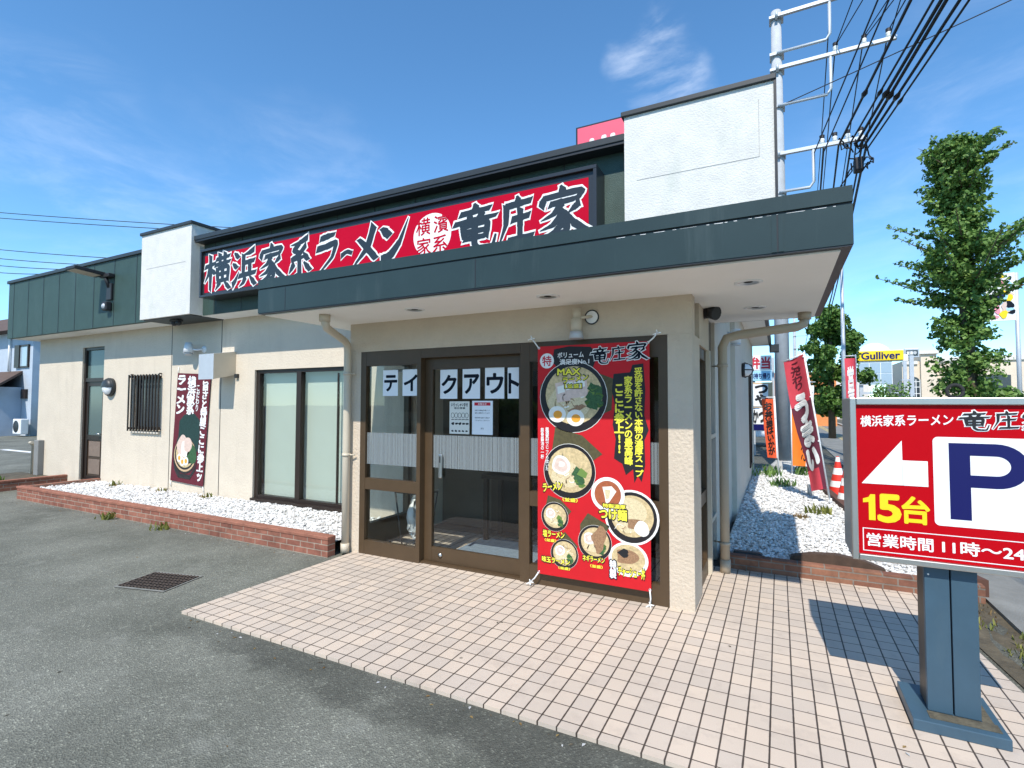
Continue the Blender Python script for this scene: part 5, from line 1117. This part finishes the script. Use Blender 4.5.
for k in range(46):      # wispy side branches that stick out and up
    z = g_.choice([g_.uniform(3.9, 4.9), g_.uniform(3.6, 5.2), g_.uniform(6.0, 7.0)]); a = g_.random() * 6.283; l_ = g_.uniform(.9, 1.75) if z < 5.3 else g_.uniform(.5, .85); up = g_.uniform(.25, .6)
    p0 = Vector((bx, by, z)); p1 = p0 + Vector((math.cos(a) * l_, math.sin(a) * l_, l_ * up)); limbs.append(([p0, p0.lerp(p1, .5) - Vector((0, 0, .05)), p1], [.022, .014, .005]))
    for q in range(7): t_ = .35 + q * .105; p = p0.lerp(p1, t_); cl.append((p.x, p.y, p.z + .02, .135 - .012 * q))
tree('tall narrow bushy street tree behind the parking sign with wispy branches', (bx, by, 0), ([(bx, by, 0), (bx, by, 2), (bx - .05, by, 4.5), (bx - .12, by, 7.2)], [.16, .13, .09, .02]), cl, 27000, .09, 5, 'leaf', limbs)
g_ = random.Random(8); cl = []; bx, by = 2.75, 24.0
for k in range(130):
    z = g_.uniform(1.2, 6.0); e = 1.45 * math.sin(min(1, (6.4 - z) / 3.0) * 1.57) * (.75 if z < 2 else 1); a = g_.random() * 6.283; r_ = e * math.sqrt(g_.random()) * .85 * (1 + .35 * math.sin(z * 3.1 + a * 2)); cl.append((bx + r_ * math.cos(a), by + r_ * math.sin(a), z, g_.uniform(.15, .45)))
tree('bright green street tree behind the leaning maroon flag', (bx, by, 0), ([(bx, by, 0), (bx, by, 3), (bx, by, 5.6)], [.16, .12, .04]), cl, 14000, .16, 6, 'leaf_light')
for i, (bx, by, h, w_, lb, lm) in enumerate([(3.9, 18.5, 1.1, .8, 'low bright green bush at the foot of the street trees', 'leaf_light'), (5.95, 30, 2.7, 1.3, 'dark round tree below the yellow sign tower', 'leaf'), (4.9, 11.2, 1.9, .9, 'leafy shrub right of the tall street tree behind the parking sign', 'leaf')]):
    g_ = random.Random(60 + i); cl = [(bx + g_.gauss(0, w_ * .4), by + g_.gauss(0, w_ * .4), h * g_.uniform(.2, .95), g_.uniform(.2, .4) * w_) for k in range(50)]
    t = thing('bush', lb, 'bush', (bx, by, 0)); b = MB('bark'); b.tube([(bx, by, 0), (bx, by, h * .6)], [.06, .03], 8); b.build('stem', t); b = MB(lm); leaves(b, cl, 3200, .13, 80 + i); b.build('foliage', t)

# ------------------------------------------------------------------ street background on the right
t = thing('shop_tower_sign', 'tall white car shop sign with yellow name board and blue panel', 'sign', (7.6, 44, 0))
b = MB('galv')
for x in (6.2, 9.4): b.box(x, x + .25, 44.3, 44.55, 0, 5.3)
b.box(6.2, 9.6, 44.32, 44.5, 2.4, 2.55); b.box(8.9, 9.4, 44.32, 44.5, 3.4, 3.5); b.build('frame', t)
b = MB('white'); b.box(6.0, 9.3, 44.2, 44.6, 4.9, 5.4); b.tube([(7.2, 44.25, 5.2), (7.2, 44.6, 5.2)], 1.15, 28); b.build('top_cap', t)
b = MB('yellow'); b.box(6.1, 9.0, 44.02, 44.12, 4.95, 5.72, .05); b.build('name_board', t)
mb = MB('navy'); txt(mb, FRONT(44.01), 'Gulliver', (6.3, 8.8, 5.06, 5.62), 0, .03); mb.build('lettering', t)
b = MB('white_gloss'); b.box(6.1, 8.3, 44.15, 44.3, 3.1, 4.85); b.use('window_sky')
for k in range(3):
    for q in range(2): b.box(6.15 + k * .72, 6.82 + k * .72, 44.12, 44.14, 3.16 + q * .85, 3.95 + q * .85)
b.build('blue_panel', t)
t = thing('arcade_building', 'large cream building with an arched window down the street', 'building', (18, 56, 0))
b = MB('cream_wall'); b.box(10.8, 12.15, 55.2, 62, 0, 5.6); b.box(12.15, 13.3, 54.9, 62, 0, 6.2); b.box(13.3, 40, 55.6, 80, 0, 5.9); b.use('pale_wall'); b.box(11.95, 13.5, 54.7, 62.2, 6.2, 6.5); b.box(13.5, 40, 55.45, 55.6, 5.5, 5.9); b.box(10.8, 11.95, 55.05, 55.2, 5.3, 5.6); b.build('wall', t)
b = MB('window_dark'); pl = FRONT(55.19); pl.poly(b, [(11.2, 2.0), (12.1, 2.0), (12.1, 3.7)] + [(11.65 + .45 * math.cos(R(k * 15)), 3.7 + .45 * math.sin(R(k * 15))) for k in range(1, 12)] + [(11.2, 3.7)], 0); b.use('white')
for x in (11.2, 11.5, 11.8, 12.1): b.box(x - .03, x + .03, 55.13, 55.17, 2.0, 3.9)
for z in (2.0, 2.6, 3.2, 3.7): b.box(11.2, 12.1, 55.135, 55.168, z - .03, z + .03)
b.build('arched_window', t)
for k in range(4): b = MB('window_dark'); b.box(16 + k * 5, 18.5 + k * 5, 55.55, 55.59, 2.5, 4.2); b.build('window', t)
t = thing('roadside_sign', 'narrow grey roadside sign frame on a post before the cream building', 'sign', (10.6, 52, 0))
b = MB('galv'); b.box(10.35, 10.6, 52.05, 52.25, 0, 6.4); b.build('post', t)
b = MB('galv'); b.box(10.45, 11.5, 52, 52.2, 5.7, 6.5, .03); b.use('window_dark'); b.box(10.55, 11.4, 51.97, 51.99, 5.85, 6.35); b.use('white'); txt(b, FRONT(51.965), '営業中', (10.6, 11.3, 5.95, 6.25), 0, .03); b.build('board', t)
t = thing('poster_sign', 'colourful pole mounted poster board half hidden behind the tall tree', 'sign', (7.2, 17, 0))
b = MB('galv'); b.tube([(7.24, 17.4, 0), (7.24, 17.4, 5.7)], .06, 8); b.build('post', t)
b = MB('white'); b.box(6.48, 7.18, 17.3, 17.38, 4.2, 5.7); pl = FRONT(17.295); g_ = random.Random(2)
for k in range(26): b.use(['navy', 'pink', 'yellow', 'sky_print', 'chashu', 'ink_blue'][k % 6]); pl.disc(b, (6.58 + .5 * g_.random(), 4.3 + 1.3 * g_.random()), .05 + .06 * g_.random(), .05 + .09 * g_.random(), .002 + k * .0006, 12, .25, k)
b.build('poster_board', t)
# grey lamp pole
t = thing('lamp_pole', 'slim pale grey pole rising behind the left edge of the parking sign', 'pole', (2.37, 14.7, 0))
b = MB('galv'); b.tube([(2.37, 14.7, 0), (2.37, 14.7, 5.85)], [.07, .045], 10); b.use('orange'); b.ico((2.37, 14.7, 5.95), (.07, .07, .09)); b.build('pole', t)
# orange shops far behind the tree
for x, y, w_, h, d_, m_, lb in [(2.2, 40, 4.2, 3.6, 6, 'orange_roof', 'low orange fronted shop behind the bright green tree'), (5.6, 62, 7, 4.4, 8, 'pale_wall', 'pale low building at the far end of the street'), (-6, 60, 8, 5.5, 8, 'pale_wall', 'grey white block behind the restaurant at the end of the side passage'), (20, 14, 12, 4.2, 10, 'cream_wall', 'wide cream building across the road behind the tall tree')]:
    t = thing('shop_building', lb, 'building', (x, y, 0)); b = MB(m_); b.box(x - w_ / 2, x + w_ / 2, y, y + d_, 0, h); b.build('wall', t)
    b = MB('orange_roof' if m_ != 'cream_wall' else 'roof_brown'); b.box(x - w_ / 2 - .15, x + w_ / 2 + .15, y - .2, y + d_ + .15, h, h + .35); b.build('parapet', t)
    b = MB('window_dark'); nwin = int(w_ / 1.6)
    for k in range(nwin): q = x - w_ / 2 + (k + .5) * w_ / nwin; b.box(q - .5, q + .5, y - .02, y - .005, .9, 2.3)
    b.build('window', t)
# signboards down the side passage
t = thing('street_signboard', 'white signboard with red 弁当 lettering at the end of the side passage', 'sign', (.05, 13.6, 0), 'signboards beyond the side wall')
b = MB('galv'); b.box(-.15, -.08, 13.65, 13.75, 0, 3.0); b.box(.40, .47, 13.65, 13.75, 0, 3.0); b.build('post', t)
b = MB('white'); b.box(-.25, .40, 13.5, 13.62, 2.60, 3.06, .01); b.use('sky_print'); b.box(-.25, .40, 13.5, 13.62, 2.28, 2.59, .01); b.build('board', t)
mb = MB('red_ink'); txt(mb, FRONT(13.495), '弁当', (-.20, .36, 2.65, 3.01), 0, .04); mb.use('navy'); txt(mb, FRONT(13.495), 'お持ち帰り', (-.2, .36, 2.34, 2.52), 0, .03); mb.build('lettering', t)
t = thing('street_signboard', 'tan framed signboard with black かつや lettering below the 弁当 board', 'sign', (.05, 13.0, 0), 'signboards beyond the side wall')
b = MB('tan_board'); b.box(-.26, .42, 13.1, 13.2, 1.45, 2.22, .01); b.box(-.2, -.12, 13.12, 13.18, 0, 1.45); b.use('white'); b.box(-.22, .30, 13.085, 13.098, 1.50, 2.17); b.build('board', t)
mb = MB('ink'); txt(mb, FRONT(13.083), 'つや', (-.05, .28, 1.53, 2.14), 0, .06, .02, vertical=True); mb.build('lettering', t)
t = thing('street_signboard', 'white signboard with かつ lettering and a blue strip above a parked car', 'sign', (.0, 12.6, 0), 'signboards beyond the side wall')
b = MB('white'); b.box(-.25, .22, 12.7, 12.78, .78, 1.42, .01); b.use('navy'); b.box(-.25, .22, 12.69, 12.7, .80, .98); b.use('galv'); b.box(-.22, -.16, 12.72, 12.76, 0, .78); b.build('board', t)
mb = MB('ink'); txt(mb, FRONT(12.688), 'かつ', (-.12, .20, 1.02, 1.39), 0, .05, .02); mb.build('lettering', t)
# parked car at the end of the passage
t = thing('parked_car', 'white car parked beyond the end of the side passage', 'car', (-.4, 17.5, 0))
b = MB('car_white'); bm = bmesh.new(); prof = [(-2.0, .35), (-2.05, .75), (-1.5, .95), (-.9, 1.42), (.6, 1.45), (1.3, 1.0), (1.95, .85), (2.0, .35)]
l0 = [bm.verts.new((-.4 + p, 17.0, z)) for p, z in prof]; l1 = [bm.verts.new((-.4 + p, 18.6, z)) for p, z in prof]; bm.faces.new(l0); bm.faces.new(l1[::-1])
for k in range(len(prof)): bm.faces.new((l0[k], l1[k], l1[(k + 1) % len(prof)], l0[(k + 1) % len(prof)]))
b.bm(bm); b.build('body', t, bevel=.06)
b = MB('window_dark'); pl = FRONT(16.99); pl.poly(b, [(-1.7, .97), (-1.25, 1.36), (.15, 1.38), (.75, 1.0)], 0); b.build('window', t)
for x in (-1.7, .8): b = MB('rubber'); b.lathe((x, 17.0, .32), [(0, .03), (.2, .03), (.32, .02), (.32, -.18)], 20, 'y'); b.build('wheel', t)

# ------------------------------------------------------------------ left background: blue grey house
H = thing('house', 'pale blue sided two storey house behind the left corner', 'house', (-34, 9, 0))
b = MB('siding_blue'); b.box(-46, -30.9, 7.3, 12, -.1, 5.1); b.build('wall', H)
b = MB('roof_brown'); b.add([(-46.6, 6.7, 5.0), (-30.3, 6.7, 5.0), (-31.5, 9.6, 6.6), (-45.5, 9.6, 6.6), (-46.6, 12.5, 5.0), (-30.3, 12.5, 5.0)], [(0, 1, 2, 3), (1, 5, 2), (5, 4, 3, 2), (4, 0, 3), (0, 4, 5, 1)]); b.build('roof', H)
b = MB('roof_brown'); b.add([(-44, 5.9, 2.2), (-31.0, 5.9, 2.2), (-31.9, 7.3, 3.1), (-44, 7.3, 3.1), (-44, 5.9, 2.08), (-31.0, 5.9, 2.08), (-31.9, 7.3, 2.98), (-44, 7.3, 2.98)], [(0, 1, 2, 3), (7, 6, 5, 4), (0, 4, 5, 1), (1, 5, 6, 2), (3, 2, 6, 7)]); b.use('siding_blue'); b.box(-43.5, -31.9, 6.3, 7.29, -.1, 2.3); b.build('lean_to', H)
b = MB('window_sky'); b.box(-36, -32.2, 6.26, 6.29, .8, 1.95); b.use('white'); b.box(-36.05, -32.15, 6.25, 6.295, .72, .8); b.build('window', H)
b = MB('bronze_dark'); b.box(-32.6, -32.1, 7.20, 7.29, 3.25, 4.35); b.box(-31.3, -31.2, 7.22, 7.29, 3.25, 4.35); b.box(-32.1, -31.3, 7.23, 7.29, 4.27, 4.35); b.box(-32.1, -31.3, 7.23, 7.29, 3.25, 3.32); b.use('window_sky'); b.box(-32.1, -31.3, 7.26, 7.29, 3.32, 4.27); b.build('shuttered_window', H)
b = MB('bronze_dark'); b.box(-31.75, -31.25, 7.2, 7.29, 1.75, 2.2); b.build('small_window', H)
b = MB('white'); b.tube([(-33.2, 7.22, 3.1), (-33.2, 7.22, 5.0)], .05, 8); b.build('downpipe', H)
t = thing('air_conditioner', 'white outdoor air conditioning unit beside the pale blue house', 'air conditioner', (-31.0, 6.9, 0))
b = MB('white_gloss'); b.box(-31.3, -30.5, 6.8, 7.1, .1, .8, .03); b.build('case', t); b = MB('dark_trim'); b.lathe((-30.95, 6.795, .45), [(.28, 0), (.27, .01), (0, .012)], 20, 'y'); b.build('fan_grille', t)
t = thing('distant_house', 'pale house far behind the left end of the restaurant', 'house', (-44, 30, 0))
b = MB('pale_wall'); b.box(-60, -40, 26, 36, 0, 4.6); b.build('wall', t); b = MB('roof_brown'); b.add([(-60.6, 25.4, 4.5), (-39.4, 25.4, 4.5), (-39.4, 31, 6.8), (-60.6, 31, 6.8), (-60.6, 36.6, 4.5), (-39.4, 36.6, 4.5)], [(0, 1, 2, 3), (3, 2, 5, 4), (0, 3, 4), (1, 5, 2), (0, 4, 5, 1)]); b.build('roof', t)
b = MB('window_dark'); b.box(-39.99, -39.9, 28, 30, 1.5, 3); b.build('window', t)
g_ = random.Random(91); bx, by = -29.6, 8.6
cl = [(bx + g_.gauss(0, .5), by + g_.gauss(0, .5), g_.uniform(.3, 1.6), .4) for k in range(40)]
t = thing('bush', 'dark green bush beside the pale blue house', 'bush', (bx, by, 0)); b = MB('bark'); b.tube([(bx, by, 0), (bx, by, .9)], [.06, .03], 8); b.build('stem', t); b = MB('leaf'); leaves(b, cl, 2500, .2, 92); b.build('foliage', t)

# ------------------------------------------------------------------ across the car park, behind the camera: unseen house and trees added for reflections
t = thing('reflection_house', 'unseen beige house added across the car park for reflections in the glass', 'house', (-14, -24, 0))
b = MB('cream_wall'); b.box(-24, -6, -34, -24, 0, 5.2); b.build('wall', t); b = MB('roof_brown'); b.box(-24.6, -5.4, -34.6, -23.4, 5.2, 5.6); b.build('roof', t)
for k in range(4): b = MB('window_dark'); b.box(-22.5 + k * 4.4, -20.4 + k * 4.4, -23.99, -23.95, 1.0, 2.6); b.build('window', t)
for i, (bx, by, h, w_, lb) in enumerate([(-5.5, -20, 6.5, 1.9, 'unseen broad tree across the car park beside the beige house'), (-1.0, -22, 5.5, 1.7, 'unseen rounder tree across the car park behind the camera'), (-11, -18.5, 1.6, 1.6, 'unseen low hedge bush in front of the beige house')]):
    g_ = random.Random(200 + i); cl = [(bx + g_.gauss(0, w_ * .55), by + g_.gauss(0, w_ * .5), h * g_.uniform(.3, 1), g_.uniform(.35, .6) * w_ * .7) for k in range(40)]
    t = thing('tree' if h > 3 else 'bush', lb, 'tree' if h > 3 else 'bush', (bx, by, 0)); b = MB('bark'); b.tube([(bx, by, 0), (bx, by, h * .8)], [.2, .06], 8); b.build('trunk' if h > 3 else 'stem', t); b = MB('leaf'); leaves(b, cl, 3000, .3, 210 + i); b.build('crown' if h > 3 else 'foliage', t)
